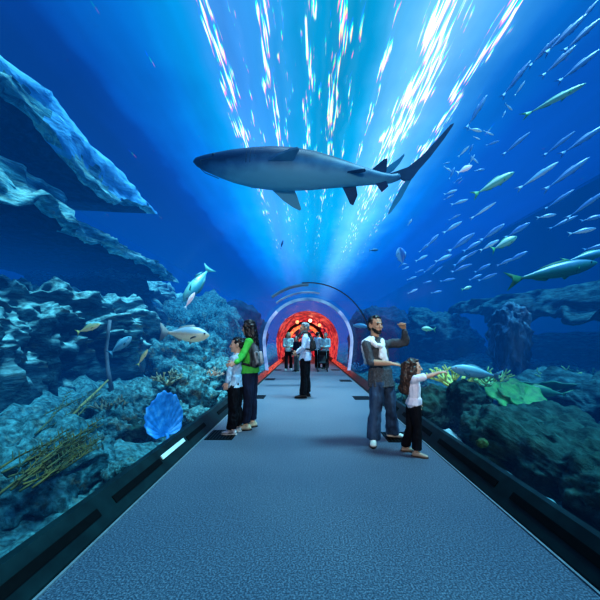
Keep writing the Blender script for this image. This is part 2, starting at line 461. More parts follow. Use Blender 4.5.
# ------------------------------------------------------------------ rocks
def rock(name, label, c, size, seed, mt, amp=.25, freq=.9, sub=5, boxy=.7, cat='rock', group=None, st=(1, 1, 1), ridge=.5, rotz=0, flat=None, fine=.35):
    bm = bmesh.new(); bmesh.ops.create_icosphere(bm, subdivisions=sub, radius=1)
    off = V((seed * 13.7, seed * 7.3, seed * 3.1)); m = min(size)
    for v in bm.verts:
        p = v.co.normalized()
        q = V([math.copysign(abs(x) ** boxy, x) for x in p])
        w = V((q.x * size[0], q.y * size[1], q.z * size[2]))
        s = V((w.x * freq * st[0], w.y * freq * st[1], w.z * freq * st[2])) + off
        d = noise.fractal(s, .9, 2.1, 5) * amp
        d += (abs(noise.noise(s * 2.2)) - .25) * -amp * ridge
        d += noise.fractal(s * 4.3, .7, 2.2, 4) * amp * fine
        d -= max(0, .22 - abs(noise.noise(s * 3.1 + V((5, 2, 8))))) * amp * ridge * 1.6
        nn = V((p.x / size[0], p.y / size[1], p.z / size[2])).normalized()
        w = w + nn * d
        if flat is not None and w.z > flat: w.z = flat + (w.z - flat) * .25
        v.co = w
    o = obj(name, bm, mt, None, None, True)
    o.location = c; o.rotation_euler = (0, 0, rotz)
    return tag(o, label, cat, group)

# =================================================================== THE SETTING
ZS = 7.0
def water_surface_mat():
    m, nt, out = new_mat('rippled_water_surface')
    N = nt.nodes.new; L = nt.links.new
    tc = N('ShaderNodeTexCoord'); sx = N('ShaderNodeSeparateXYZ'); L(tc.outputs['Object'], sx.inputs[0])
    # gentle sideways wander of everything, so the edges ripple
    wn = N('ShaderNodeTexNoise'); wn.inputs['Scale'].default_value = 1.0; wn.inputs['Detail'].default_value = 3
    wm = N('ShaderNodeMapping'); wm.inputs['Scale'].default_value = (1.3, .8, 1); L(tc.outputs['Object'], wm.inputs['Vector']); L(wm.outputs[0], wn.inputs['Vector'])
    wa = N('ShaderNodeMath'); wa.operation = 'MULTIPLY_ADD'; wa.inputs[1].default_value = .7; wa.inputs[2].default_value = -.35
    L(wn.outputs['Fac'], wa.inputs[0])
    xx = N('ShaderNodeMath'); xx.operation = 'ADD'; L(sx.outputs['X'], xx.inputs[0]); L(wa.outputs[0], xx.inputs[1])
    def ramp_x(src, stops, x0, x1):
        mr = N('ShaderNodeMapRange'); mr.inputs['From Min'].default_value = x0; mr.inputs['From Max'].default_value = x1
        L(src, mr.inputs['Value'])
        r = _ramp(nt, [((x - x0) / (x1 - x0), c if isinstance(c, tuple) else (c, c, c)) for x, c in stops]); L(mr.outputs[0], r.inputs['Fac'])
        return r
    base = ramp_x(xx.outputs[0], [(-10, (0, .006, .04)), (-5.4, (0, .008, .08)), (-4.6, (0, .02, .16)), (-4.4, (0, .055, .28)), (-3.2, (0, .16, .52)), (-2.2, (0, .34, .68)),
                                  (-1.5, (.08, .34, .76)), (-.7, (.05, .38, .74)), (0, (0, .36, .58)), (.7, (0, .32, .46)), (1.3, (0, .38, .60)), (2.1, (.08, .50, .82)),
                                  (3.0, (.02, .40, .74)), (4.2, (0, .17, .52)), (5.6, (0, .065, .32)), (10, (0, .015, .14))], -10, 10)  # light falloff painted across the surface: bright over the tunnel, dark at the sides
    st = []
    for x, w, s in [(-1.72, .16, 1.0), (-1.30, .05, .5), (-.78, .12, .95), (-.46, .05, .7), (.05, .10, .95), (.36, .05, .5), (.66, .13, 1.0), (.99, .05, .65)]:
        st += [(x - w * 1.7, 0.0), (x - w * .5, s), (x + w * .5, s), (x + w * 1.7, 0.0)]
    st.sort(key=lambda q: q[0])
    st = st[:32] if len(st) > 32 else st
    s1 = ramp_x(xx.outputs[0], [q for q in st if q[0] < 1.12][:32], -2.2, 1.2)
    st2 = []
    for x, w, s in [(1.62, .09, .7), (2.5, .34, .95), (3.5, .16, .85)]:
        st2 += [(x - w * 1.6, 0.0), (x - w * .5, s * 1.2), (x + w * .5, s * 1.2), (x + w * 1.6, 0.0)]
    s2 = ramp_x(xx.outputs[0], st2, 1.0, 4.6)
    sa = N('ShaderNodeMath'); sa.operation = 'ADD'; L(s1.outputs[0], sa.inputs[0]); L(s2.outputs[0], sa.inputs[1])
    # painted streaks of lamp light thin out with distance
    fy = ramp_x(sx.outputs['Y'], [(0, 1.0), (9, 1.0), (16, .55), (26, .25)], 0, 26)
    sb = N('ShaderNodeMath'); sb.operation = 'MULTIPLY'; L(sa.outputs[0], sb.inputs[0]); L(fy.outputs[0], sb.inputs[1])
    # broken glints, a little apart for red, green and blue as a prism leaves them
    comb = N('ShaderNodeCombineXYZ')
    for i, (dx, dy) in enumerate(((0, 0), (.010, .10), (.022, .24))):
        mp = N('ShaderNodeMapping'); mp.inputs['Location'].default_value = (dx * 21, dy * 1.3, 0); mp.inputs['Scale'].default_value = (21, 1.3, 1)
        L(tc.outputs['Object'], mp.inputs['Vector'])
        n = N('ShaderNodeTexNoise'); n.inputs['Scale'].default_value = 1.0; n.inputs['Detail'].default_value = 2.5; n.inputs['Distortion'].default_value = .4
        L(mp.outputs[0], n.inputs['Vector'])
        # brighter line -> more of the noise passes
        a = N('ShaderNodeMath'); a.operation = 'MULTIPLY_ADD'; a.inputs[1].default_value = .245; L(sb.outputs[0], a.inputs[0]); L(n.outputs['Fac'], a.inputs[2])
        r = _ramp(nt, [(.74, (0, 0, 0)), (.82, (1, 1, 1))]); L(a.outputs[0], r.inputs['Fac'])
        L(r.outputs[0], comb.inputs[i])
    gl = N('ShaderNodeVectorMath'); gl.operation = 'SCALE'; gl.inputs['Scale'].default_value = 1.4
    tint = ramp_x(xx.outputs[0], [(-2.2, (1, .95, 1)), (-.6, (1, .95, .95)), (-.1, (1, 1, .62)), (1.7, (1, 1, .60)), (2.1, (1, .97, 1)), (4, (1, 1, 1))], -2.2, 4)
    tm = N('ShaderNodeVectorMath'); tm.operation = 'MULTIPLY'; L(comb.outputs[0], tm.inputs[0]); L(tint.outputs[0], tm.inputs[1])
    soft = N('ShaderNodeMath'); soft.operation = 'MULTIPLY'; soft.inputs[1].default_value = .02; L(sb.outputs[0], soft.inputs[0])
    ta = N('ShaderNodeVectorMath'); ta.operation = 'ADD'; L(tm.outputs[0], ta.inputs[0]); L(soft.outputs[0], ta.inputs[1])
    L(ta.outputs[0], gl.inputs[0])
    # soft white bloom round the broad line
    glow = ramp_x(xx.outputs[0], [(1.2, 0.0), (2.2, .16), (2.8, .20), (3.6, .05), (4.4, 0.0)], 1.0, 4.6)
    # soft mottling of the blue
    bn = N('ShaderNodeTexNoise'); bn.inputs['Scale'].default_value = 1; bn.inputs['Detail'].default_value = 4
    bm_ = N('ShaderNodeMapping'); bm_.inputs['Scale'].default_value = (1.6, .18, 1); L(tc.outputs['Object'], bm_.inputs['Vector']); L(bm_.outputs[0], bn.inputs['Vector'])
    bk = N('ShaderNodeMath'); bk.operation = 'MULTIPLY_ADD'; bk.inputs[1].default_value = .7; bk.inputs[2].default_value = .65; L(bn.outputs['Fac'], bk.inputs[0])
    far_ = ramp_x(sx.outputs['Y'], [(7, .5), (15, .9), (23, .85), (32, .5), (45, .18)], 0, 46)  # painted glow of the surface, strongest at middle distance
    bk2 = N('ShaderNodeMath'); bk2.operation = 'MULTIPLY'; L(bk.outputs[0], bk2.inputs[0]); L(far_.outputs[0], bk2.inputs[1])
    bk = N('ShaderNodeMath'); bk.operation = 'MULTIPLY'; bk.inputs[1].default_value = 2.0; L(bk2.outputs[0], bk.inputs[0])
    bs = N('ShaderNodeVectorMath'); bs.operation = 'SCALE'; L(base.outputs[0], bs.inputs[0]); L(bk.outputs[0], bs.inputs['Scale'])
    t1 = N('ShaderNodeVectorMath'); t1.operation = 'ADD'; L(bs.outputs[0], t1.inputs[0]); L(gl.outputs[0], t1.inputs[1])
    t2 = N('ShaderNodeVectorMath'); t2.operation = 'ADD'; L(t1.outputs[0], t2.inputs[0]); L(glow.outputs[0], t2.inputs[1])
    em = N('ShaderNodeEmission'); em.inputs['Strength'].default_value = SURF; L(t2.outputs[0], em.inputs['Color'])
    tr = N('ShaderNodeBsdfTransparent'); tr.inputs['Color'].default_value = (.8, .95, 1, 1)
    ad = N('ShaderNodeAddShader'); L(em.outputs[0], ad.inputs[0]); L(tr.outputs[0], ad.inputs[1])
    L(ad.outputs[0], out.inputs['Surface'])
    return m
SURF = 1.0
TX, TY0, TY1, TYB = 10.0, -3.0, 17.8, 46.0

# tunnel section: low glass walls bending into a round vault
def vault(off=0.0, n=28):
    pts = [(-1.63 - off, .20), (-1.70 - off, .75)]
    for i in range(n + 1):
        a = PI - PI * i / n
        pts.append(((1.74 + off) * math.cos(a), 1.28 + (1.70 + off) * math.sin(a)))
    pts += [(1.70 + off, .75), (1.63 + off, .20)]
    return [(x + AX, z) for x, z in pts]

def acrylic(name='clear_acrylic', g1=.09, g0=.015, ro=.12, bump=0):
    m, nt, out = new_mat(name)
    N = nt.nodes.new; L = nt.links.new
    lw = N('ShaderNodeLayerWeight'); lw.inputs['Blend'].default_value = .5
    pw = N('ShaderNodeMath'); pw.operation = 'POWER'; pw.inputs[1].default_value = 4.0; L(lw.outputs['Facing'], pw.inputs[0])
    ma = N('ShaderNodeMath'); ma.operation = 'MULTIPLY_ADD'; ma.inputs[1].default_value = g1; ma.inputs[2].default_value = g0; L(pw.outputs[0], ma.inputs[0])
    tr = N('ShaderNodeBsdfTransparent'); tr.inputs['Color'].default_value = (.97, .99, 1, 1)
    gl = N('ShaderNodeBsdfGlossy'); gl.inputs['Roughness'].default_value = ro; gl.inputs['Color'].default_value = (.9, .95, 1, 1)
    if bump:
        tc = N('ShaderNodeTexCoord'); mp = N('ShaderNodeMapping'); mp.inputs['Scale'].default_value = (2.2, .5, 2.2); L(tc.outputs['Object'], mp.inputs['Vector'])
        n = N('ShaderNodeTexNoise'); n.inputs['Scale'].default_value = 1.0; n.inputs['Detail'].default_value = 3; L(mp.outputs[0], n.inputs['Vector'])
        bp = N('ShaderNodeBump'); bp.inputs['Strength'].default_value = bump; bp.inputs['Distance'].default_value = .25; L(n.outputs['Fac'], bp.inputs['Height']); L(bp.outputs[0], gl.inputs['Normal'])
    mx = N('ShaderNodeMixShader'); L(ma.outputs[0], mx.inputs[0]); L(tr.outputs[0], mx.inputs[1]); L(gl.outputs[0], mx.inputs[2])
    L(mx.outputs[0], out.inputs['Surface'])
    return m
ACR = acrylic()

def open_vault(name, off, y0, y1, m, label, ny=12):
    bm = bmesh.new(); pr = vault(off); rings = []
    for k in range(ny + 1):
        y = y0 + (y1 - y0) * k / ny
        rings.append([bm.verts.new((x, y, z)) for x, z in pr])
    for a, b in zip(rings, rings[1:]):
        for i in range(len(pr) - 1): bm.faces.new((a[i], b[i], b[i + 1], a[i + 1]))
    o = obj(name, bm, m, smooth=True)
    return tag(o, label, None, None, 'structure')
open_vault('ceiling', 0, TY0, 12.25, ACR, 'clear acrylic vault of the walk-through aquarium tunnel')['category'] = 'glass tunnel'
ACR2 = acrylic('far_acrylic', .14, .015, .15, .8)
open_vault('ceiling_far', 0, 12.25, TY1, ACR2, 'glossier acrylic vault of the far stretch, mirroring the red hall')['category'] = 'glass tunnel'

# water of the tank, all round the vault
wm, nt, out = new_mat('sea_water')
va = nt.nodes.new('ShaderNodeVolumeAbsorption'); va.inputs['Color'].default_value = (.66, .72, .78, 1); va.inputs['Density'].default_value = .17
ve = nt.nodes.new('ShaderNodeEmission'); ve.inputs['Color'].default_value = (0.0, .088, .33, 1); ve.inputs['Strength'].default_value = .070  # even blue glow stands in for light scattered by the water
ad = nt.nodes.new('ShaderNodeAddShader'); nt.links.new(va.outputs[0], ad.inputs[0]); nt.links.new(ve.outputs[0], ad.inputs[1])
nt.links.new(ad.outputs[0], out.inputs['Volume'])
bm = bmesh.new()
pv = vault(.03); pv[0] = (pv[0][0], .19); pv[-1] = (pv[-1][0], .19)
prof = [(-TX, -.9), (-TX, ZS - .02), (TX, ZS - .02), (TX, -.9), (pv[-1][0], -.9)] + list(reversed(pv)) + [(pv[0][0], -.9)]
prism_y(bm, prof, TY0 + .02, TYB - .02)
bmesh.ops.triangulate(bm, faces=[f for f in bm.faces if len(f.verts) > 4])
o = obj('water', bm, wm); tag(o, 'clear blue salt water filling the tank around the tunnel', 'water', None, 'structure')

bm = bmesh.new()
vs = [bm.verts.new(p) for p in ((-TX - .2, TY0 - .2, 0), (TX + .2, TY0 - .2, 0), (TX + .2, TYB + .2, 0), (-TX - .2, TYB + .2, 0))]
bm.faces.new(vs)
o = obj('water_surface', bm, water_surface_mat(), loc=(0, 0, ZS)); tag(o, 'rippled water surface with broken lines of lamp light seen from below', 'water surface', None, 'structure')

tankm = mat('tank_wall_blue', (.006, .05, .20), (.004, .03, .13), .5, .9, spec=.05)
for nm, c, s in (('wall_left', (-TX - .1, (TY0 + TYB) / 2, 3), (.2, TYB - TY0 + .4, 8)), ('wall_right', (TX + .1, (TY0 + TYB) / 2, 3), (.2, TYB - TY0 + .4, 8))):
    bm = bmesh.new(); box(bm, c, s); tag(obj(nm, bm, tankm), 'dark blue side wall of the aquarium tank', None, None, 'structure')
bm = bmesh.new(); box(bm, (0, TYB + .1, 3), (2 * TX + .4, .2, 8)); tag(obj('wall_back', bm, tankm), 'dark blue far wall of the tank', None, None, 'structure')
bm = bmesh.new(); pv0 = vault(.04); pv0[0] = (pv0[0][0], -1); pv0[-1] = (pv0[-1][0], -1); y = TY0 - .2
prism_y(bm, [(-TX - .2, -1), (-TX - .2, ZS - .03), (TX + .2, ZS - .03), (TX + .2, -1)] + list(reversed(pv0)), y, y + .2)
bmesh.ops.triangulate(bm, faces=[f for f in bm.faces if len(f.verts) > 4])
tag(obj('wall_front', bm, tankm), 'dark blue near wall of the tank pierced by the tunnel', None, None, 'structure')

# carpet
def carpet():
    m, nt, out = new_mat('blue_grey_carpet'); N = nt.nodes.new; L = nt.links.new
    b = N('ShaderNodeBsdfPrincipled'); L(b.outputs[0], out.inputs['Surface'])
    tc = N('ShaderNodeTexCoord')
    n = N('ShaderNodeTexNoise'); n.inputs['Scale'].default_value = 90; n.inputs['Detail'].default_value = 2; L(tc.outputs['Object'], n.inputs['Vector'])
    r = _ramp(nt, [(.33, (.014, .027, .046)), (.5, (.052, .085, .122)), (.68, (.16, .22, .275))]); L(n.outputs['Fac'], r.inputs['Fac'])
    n2 = N('ShaderNodeTexNoise'); n2.inputs['Scale'].default_value = .7; n2.inputs['Detail'].default_value = 4; L(tc.outputs['Object'], n2.inputs['Vector'])
    r2 = _ramp(nt, [(.3, (.75, .8, .85)), (.7, (1.1, 1.05, 1.0))]); L(n2.outputs['Fac'], r2.inputs['Fac'])
    mu = N('ShaderNodeMixRGB'); mu.blend_type = 'MULTIPLY'; mu.inputs['Fac'].default_value = 1; L(r.outputs[0], mu.inputs['Color1']); L(r2.outputs[0], mu.inputs['Color2'])
    L(mu.outputs[0], b.inputs['Base Color']); b.inputs['Roughness'].default_value = .62; b.inputs['Specular IOR Level'].default_value = .45
    b.inputs['Sheen Weight'].default_value = .25; b.inputs['Sheen Roughness'].default_value = .4
    bp = N('ShaderNodeBump'); bp.inputs['Strength'].default_value = .15; bp.inputs['Distance'].default_value = .004; L(n.outputs['Fac'], bp.inputs['Height']); L(bp.outputs[0], b.inputs['Normal'])
    return m
HW = 1.485
bm = bmesh.new(); box(bm, (AX, 12.0, -.05), (2 * HW, 31, .1))
tag(obj('floor', bm, carpet()), 'blue grey carpet running down the tunnel', None, None, 'structure')

# plinths: thin bright edge strip, then a dark sloped kerb carrying the glass
kerb = mat('dark_teal_kerb', (.006, .026, .028), (.003, .014, .016), 6, .5, spec=.2)
slotm = mat('black_slot', (.003, .005, .006), None, 20, .7, spec=.1)
silver = mat('brushed_edge_strip', (.20, .24, .26), (.15, .18, .20), 30, .5)
def red_reflection_mat(name, y0):
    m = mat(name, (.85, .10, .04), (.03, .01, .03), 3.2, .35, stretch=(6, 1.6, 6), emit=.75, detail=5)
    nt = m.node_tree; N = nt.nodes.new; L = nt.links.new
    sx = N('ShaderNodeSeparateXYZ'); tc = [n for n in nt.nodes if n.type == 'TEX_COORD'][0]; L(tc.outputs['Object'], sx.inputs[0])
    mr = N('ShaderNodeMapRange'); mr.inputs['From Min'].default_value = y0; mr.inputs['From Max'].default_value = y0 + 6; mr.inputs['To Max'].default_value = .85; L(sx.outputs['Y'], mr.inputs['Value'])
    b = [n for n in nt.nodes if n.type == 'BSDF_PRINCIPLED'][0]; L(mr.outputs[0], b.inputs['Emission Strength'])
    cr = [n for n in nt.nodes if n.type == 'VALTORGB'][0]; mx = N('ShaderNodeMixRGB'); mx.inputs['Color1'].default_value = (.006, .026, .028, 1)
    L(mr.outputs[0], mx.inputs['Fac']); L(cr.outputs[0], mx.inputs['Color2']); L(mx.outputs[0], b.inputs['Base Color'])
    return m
for s, nm, lb in ((-1, 'trim_1', 'left'), (1, 'trim_2', 'right')):
    prof = [(HW, -.05), (HW + .012, .02), (HW + .035, .05), (HW + .145, .20), (HW + .20, .20), (HW + .20, -.9), (HW, -.9)]
    prof = [(AX + s * x, z) for x, z in prof]
    if s < 0: prof.reverse()
    bm = bmesh.new(); prism_y(bm, prof, TY0, 26.0)
    k = tag(obj(nm, bm, kerb), 'dark sloped kerb along the %s edge of the carpet' % lb, 'kerb', None, 'structure')
    bm = bmesh.new(); box(bm, (AX + s * (HW - .004), 8.6, .004), (.016, 23.2, .012))
    tag(obj('edge_strip', bm, silver, k), 'bright metal edge strip')
    sl = [(1.85, .9), (2.88, .8), (4.36, .7), (5.8, .8), (7.3, .8), (8.8, .8)] if s < 0 else [(1.9, 1.3), (3.35, 1.2), (4.8, 1.2), (6.2, 1.0), (7.6, 1.0), (9, .9)]
    ang = math.atan2(.15, .11) * s
    Ry = Matrix.Rotation(-ang, 3, 'Y')
    for y, ln in sl:
        bm = bmesh.new(); box(bm, (AX + s * (HW + .078), y, .112), (.062, ln, .010), Ry)
        tag(obj('vent_slot', bm, slotm, k), 'black slot in the kerb')
    # reflection of the red hall, painted as a glow that fades nearer
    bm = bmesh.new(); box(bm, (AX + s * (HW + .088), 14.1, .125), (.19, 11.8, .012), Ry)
    tag(obj('red_reflection_strip', bm, red_reflection_mat('kerb_red_reflection_' + lb, 8.6 if s < 0 else 10.5), k), 'painted red reflection of the far hall on the kerb')
bm = bmesh.new(); box(bm, (AX - (HW + .084), 3.62, .130), (.046, .60, .012), Matrix.Rotation(math.atan2(.15, .11), 3, 'Y'))
tag(obj('sign_strip', bm, mat('pale_strip', (.62, .80, .78), None, 4, .4, emit=.12)), 'pale blank strip plate fixed on the dark kerb near the blue fan coral', 'plate')

# carpet vents
grate = mat('black_grate', (.004, .006, .008), None, 40, .5, spec=.2)
gi = 0
for x, y, lb in ((-1.19, 4.55, 'black floor grate at the feet of the boy in the pale jacket'), (1.28, 4.45, 'black floor grate between the bearded man\'s shoes and the girl'),
                 (-1.16, 7.58, 'black floor grate just behind the woman with the backpack'), (1.30, 7.45, 'black floor grate behind the bearded man\'s legs'),
                 (-1.26, 11.0, 'black floor grate by the left kerb with the red reflection, second beyond the woman'), (1.31, 10.6, 'black floor grate by the right kerb with the red reflection, second beyond the bearded man'),
                 (-1.30, 14.4, 'farthest small black floor grate by the left kerb with the red reflection'), (1.33, 14.4, 'farthest small black floor grate by the right kerb with the red reflection')):
    t = empty('floor_grate', (x, y, 0), lb, 'floor grate', 'grates set in the carpet edges')
    bm = bmesh.new(); box(bm, (0, 0, .003), (.38, .46, .006)); obj('base', bm, slotm, t)
    bm = bmesh.new()
    for k in range(9): box(bm, (-.17 + k * .0425, 0, .007), (.016, .44, .006))
    obj('grille', bm, grate, t)

# seams of the vault and the pale collar where the next tunnel begins
def arch_band(name, y, off_in, off_out, wid, m, label, i0=0, i1=None):
    a = vault(off_in); b = vault(off_out); bm = bmesh.new()
    i1 = i1 or len(a)
    R = []
    for k in range(i0, i1):
        R.append([bm.verts.new((a[k][0], y, a[k][1])), bm.verts.new((a[k][0], y + wid, a[k][1])), bm.verts.new((b[k][0], y + wid, b[k][1])), bm.verts.new((b[k][0], y, b[k][1]))])
    for p, q in zip(R, R[1:]):
        for j in range(4): bm.faces.new((p[j], p[(j + 1) % 4], q[(j + 1) % 4], q[j]))
    bm.faces.new(R[0]); bm.faces.new(R[-1])
    return tag(obj(name, bm, m, smooth=False), label, 'joint', None, 'structure')
seam = mat('dark_seam', (.01, .03, .05), None, 10, .5)
pale = mat('pale_joint', (.22, .42, .60), (.05, .16, .34), 2.2, .4, stretch=(1, 1, 1), emit=.42)  # own glow makes the joint look lit
grey = mat('grey_joint', (.10, .26, .36), (.04, .13, .24), 1.5, .5, emit=.30)  # slight glow stands for the reflection lying on the joint
arch_band('trim_3', 9.0, -.02, .0, .07, seam, 'thin dark joint arching over the right half of the vault', 15, 29)
arch_band('trim_4', 9.15, -.035, -.005, .35, grey, 'grey joint across the crown of the vault on its left side', 10, 17)
arch_band('trim_5', 10.6, -.03, -.005, .30, pale, 'pale band across the crown of the vault', 10, 19)
arch_band('trim_6', 12.2, -.11, -.005, .12, pale, 'pale ring where the far stretch of tunnel begins')

white = mat('white_collar', (.62, .70, .92), (.20, .32, .58), 2.5, .4, emit=.35)  # brightness of the ring's sides is put in as glow
nv = len(vault())
arch_band('trim_9', 12.1, -.13, -.02, .12, white, 'whitish left side of the ring where the far stretch begins', 0, 10)
arch_band('trim_10', 12.1, -.13, -.02, .12, white, 'whitish right side of the ring where the far stretch begins', nv - 10, nv)

# far hall beyond the tunnel
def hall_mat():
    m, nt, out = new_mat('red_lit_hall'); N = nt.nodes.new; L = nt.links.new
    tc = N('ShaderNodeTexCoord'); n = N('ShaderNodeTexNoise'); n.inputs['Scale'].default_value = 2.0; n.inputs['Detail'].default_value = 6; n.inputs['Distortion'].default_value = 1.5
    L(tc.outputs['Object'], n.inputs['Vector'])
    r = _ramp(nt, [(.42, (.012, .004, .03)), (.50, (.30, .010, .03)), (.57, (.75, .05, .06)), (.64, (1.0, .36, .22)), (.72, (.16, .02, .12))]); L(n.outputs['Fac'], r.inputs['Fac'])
    b = N('ShaderNodeBsdfPrincipled'); L(r.outputs[0], b.inputs['Base Color']); L(r.outputs[0], b.inputs['Emission Color']); b.inputs['Emission Strength'].default_value = .75  # the hall's red light is put into its walls as glow
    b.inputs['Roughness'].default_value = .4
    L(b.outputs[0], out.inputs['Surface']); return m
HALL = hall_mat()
open_vault('ceiling_hall', -.01, TY1, 26.0, HALL, 'red lit vault of the far hall', 6)
bm = bmesh.new(); box(bm, (AX, 26.1, 1.5), (3.6, .2, 3.2)); tag(obj('wall_hall', bm, HALL), 'red lit end wall of the far hall', None, None, 'structure')
# lit arch in the hall and the lamps on it
orange = mat('glowing_orange', (1, .45, .16), (.8, .12, .04), 5, .5, emit=.9)
darkar = mat('dark_arch', (.03, .012, .015), None, 5, .6)
def ring_arch(name, cx, y, cz, r0, r1, wid, m, label):
    bm = bmesh.new(); R = []
    for k in range(25):
        a = PI * k / 24; R.append([bm.verts.new((cx + r * math.cos(a), yy, cz + r * math.sin(a))) for r, yy in ((r0, y), (r0, y + wid), (r1, y + wid), (r1, y))])
    for p, q in zip(R, R[1:]):
        for j in range(4): bm.faces.new((p[j], p[(j + 1) % 4], q[(j + 1) % 4], q[j]))
    bm.faces.new(R[0]); bm.faces.new(R[-1])
    return tag(obj(name, bm, m), label, 'arch', None, 'structure')
ring_arch('trim_7', AX - .2, 24.8, 1.25, 1.05, 1.28, .2, orange, 'glowing orange arch in the far hall')
ring_arch('trim_8', AX - .2, 24.3, 1.25, 1.30, 1.50, .2, darkar, 'dark arch round the glowing one in the far hall')
for i, (x, z, lb) in enumerate(((-.62, 2.62, 'red round lamp hanging in the far hall, left of the arch'), (.30, 2.72, 'white-orange lamp over the crown of the far arch'), (.95, 2.40, 'red round lamp hanging in the far hall, right of the arch'))):
    t = empty('hall_lamp', (x, 22.6, z), lb, 'lamp', 'round lamps in the far hall')
    bm = bmesh.new(); bmesh.ops.create_uvsphere(bm, u_segments=16, v_segments=10, radius=.13)
    obj('globe', bm, mat('lamp_globe_%d' % i, (1, .30, .14) if i != 1 else (1, .75, .5), None, 4, .4, emit=2.2), t, smooth=True)
    top = 1.28 + 1.70 * math.sqrt(max(0, 1 - ((x - AX) / 1.74) ** 2)) - z
    bm = bmesh.new(); tube(bm, [(0, 0, .12), (0, 0, top)], [.012, .012], 6); obj('rod', bm, darkar, t)

# sea bed each side
def bed(name, s, label, m, fz):
    bm = bmesh.new(); nx, ny = 90, 420; g = []
    for i in range(nx + 1):
        x = 1.66 + (8.3) * (i / nx) ** 1.5; row = []
        for j in range(ny + 1):
            y = TY0 + (TYB - TY0) * j / ny
            p = V((s * x * .9, y * .9, 0))
            z = fz(x, y) + noise.fractal(p + V((3, 1, 9)), .9, 2.1, 4) * .22 * min(1, (x - 1.66) * 1.6 + .05) + noise.fractal(p * 3.5, .7, 2.2, 3) * .09 - max(0, .25 - abs(noise.noise(p * 2.3))) * .35 * min(1, (x - 1.66) + .1)
            row.append(bm.verts.new((AX + s * x, y, z)))
        g.append(row)
    for i in range(nx):
        for j in range(ny): bm.faces.new((g[i][j], g[i + 1][j], g[i + 1][j + 1], g[i][j + 1]))
    return tag(obj(name, bm, m, smooth=True), label, 'sea bed', None, 'structure')
def sm(a, b, x):
    t = max(0, min(1, (x - a) / (b - a))); return t * t * (3 - 2 * t)
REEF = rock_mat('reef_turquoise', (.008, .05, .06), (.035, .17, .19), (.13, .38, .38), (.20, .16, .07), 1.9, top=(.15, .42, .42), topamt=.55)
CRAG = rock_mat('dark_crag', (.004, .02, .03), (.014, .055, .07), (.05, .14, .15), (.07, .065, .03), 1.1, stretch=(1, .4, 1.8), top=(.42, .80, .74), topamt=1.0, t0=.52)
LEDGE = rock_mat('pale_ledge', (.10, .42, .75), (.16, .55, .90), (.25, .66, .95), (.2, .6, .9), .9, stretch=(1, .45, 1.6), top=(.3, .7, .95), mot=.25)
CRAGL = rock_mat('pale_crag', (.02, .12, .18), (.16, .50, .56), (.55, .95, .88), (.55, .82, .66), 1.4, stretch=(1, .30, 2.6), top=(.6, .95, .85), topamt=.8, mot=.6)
NAVY = rock_mat('navy_shade_rock', (.002, .010, .03), (.004, .022, .06), (.01, .045, .09), (.01, .04, .07), 1.0, top=(.02, .08, .14))  # shade beneath the ledges painted as a dark stone colour
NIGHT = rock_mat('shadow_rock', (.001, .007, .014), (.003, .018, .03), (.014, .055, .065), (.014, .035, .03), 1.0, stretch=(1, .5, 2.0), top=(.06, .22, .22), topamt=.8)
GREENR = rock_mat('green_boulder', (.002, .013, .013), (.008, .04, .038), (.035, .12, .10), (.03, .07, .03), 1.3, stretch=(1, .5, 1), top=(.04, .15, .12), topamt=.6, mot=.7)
bed('seabed_left', -1, 'turquoise reef bed sloping up left of the tunnel', REEF, lambda x, y: -.12 + .62 * sm(2.0, 4.4, x) + .25 * sm(7, 14, y) * sm(1.8, 3, x))
bed('seabed_right', 1, 'dim blue green reef bed right of the tunnel', NIGHT, lambda x, y: -.14 + .85 * sm(2.0, 6.0, x) + .2 * sm(8, 15, y) * sm(1.8, 3, x))

# =================================================================== ROCKS
RG = 'rocks of the tank'
def ledge(label, st, s, xb, m, seed, amp=.12, fr=1.6, n=9, step=.09, und=.15, mu=None):
    '''a shelf of rock along the tank: st = (y, x top, z top, x bottom, z bottom) of its face towards the tunnel'''
    bm = bmesh.new(); rows = []; y = st[0][0]; off = V((seed * 5.1, seed * 2.7, seed * 9.2))
    while y <= st[-1][0] + 1e-6:
        for a, b in zip(st, st[1:]):
            if a[0] <= y <= b[0] + 1e-6: break
        q = (y - a[0]) / (b[0] - a[0]); xt, zt, xo, zo = (a[k] + (b[k] - a[k]) * q for k in range(1, 5))
        th = max(.02, zt - zo)
        pts = [(xb, zt + .1), ((xt + xb) / 2, zt + .05), (xt + s * .5, zt + .03)]
        for k in range(n + 1): pts.append((xt + (xo - xt) * k / n, zt + (zo - zt) * k / n))
        pts += [(xo + s * .25, zo + .02), (xo + s * .8, zo + und * .5), ((xo + xb) / 2, zo + und), (xb, zo + und)]
        row = []
        for k, (x, z) in enumerate(pts):
            p = V((x * s, y, z)); e = V((x * fr, y * fr * .7, z * fr * 1.6)) + off
            w = 1.0 if 2 < k < len(pts) - 2 else .4
            d = noise.fractal(e, .8, 2.2, 5) * amp * w; d2 = noise.fractal(e + V((9, 4, 2)), .8, 2.3, 5) * amp * w
            if k >= 3 + n * .6: d2 *= 1.7
            if k <= 3: d2 *= .35
            row.append(bm.verts.new((x + d * 1.3, y, z + d2 * min(1, th * 2.5))))
        rows.append(row); y += step
    for A, B in zip(rows, rows[1:]):
        for k in range(len(A) - 1):
            f = bm.faces.new((A[k], A[k + 1], B[k + 1], B[k])); c = f.calc_center_median()
            if mu is not None:
                e = noise.fractal(V((c.x * 1.2, c.y * 1.1, c.z * 1.2)) + off, .8, 2.1, 4)
                f.material_index = 1 if 3 + n * (.68 - e * .5) < k <= 3 + n else (2 if k > 3 + n else 0)
        bm.faces.new((A[-1], A[0], B[0], B[-1]))
    bm.faces.new(rows[0]); bm.faces.new(list(reversed(rows[-1])))
    o = obj('rock_ledge', bm, m if mu is None else [m] + mu, smooth=True)
    return tag(o, label, 'rock', 'rocks of the tank')
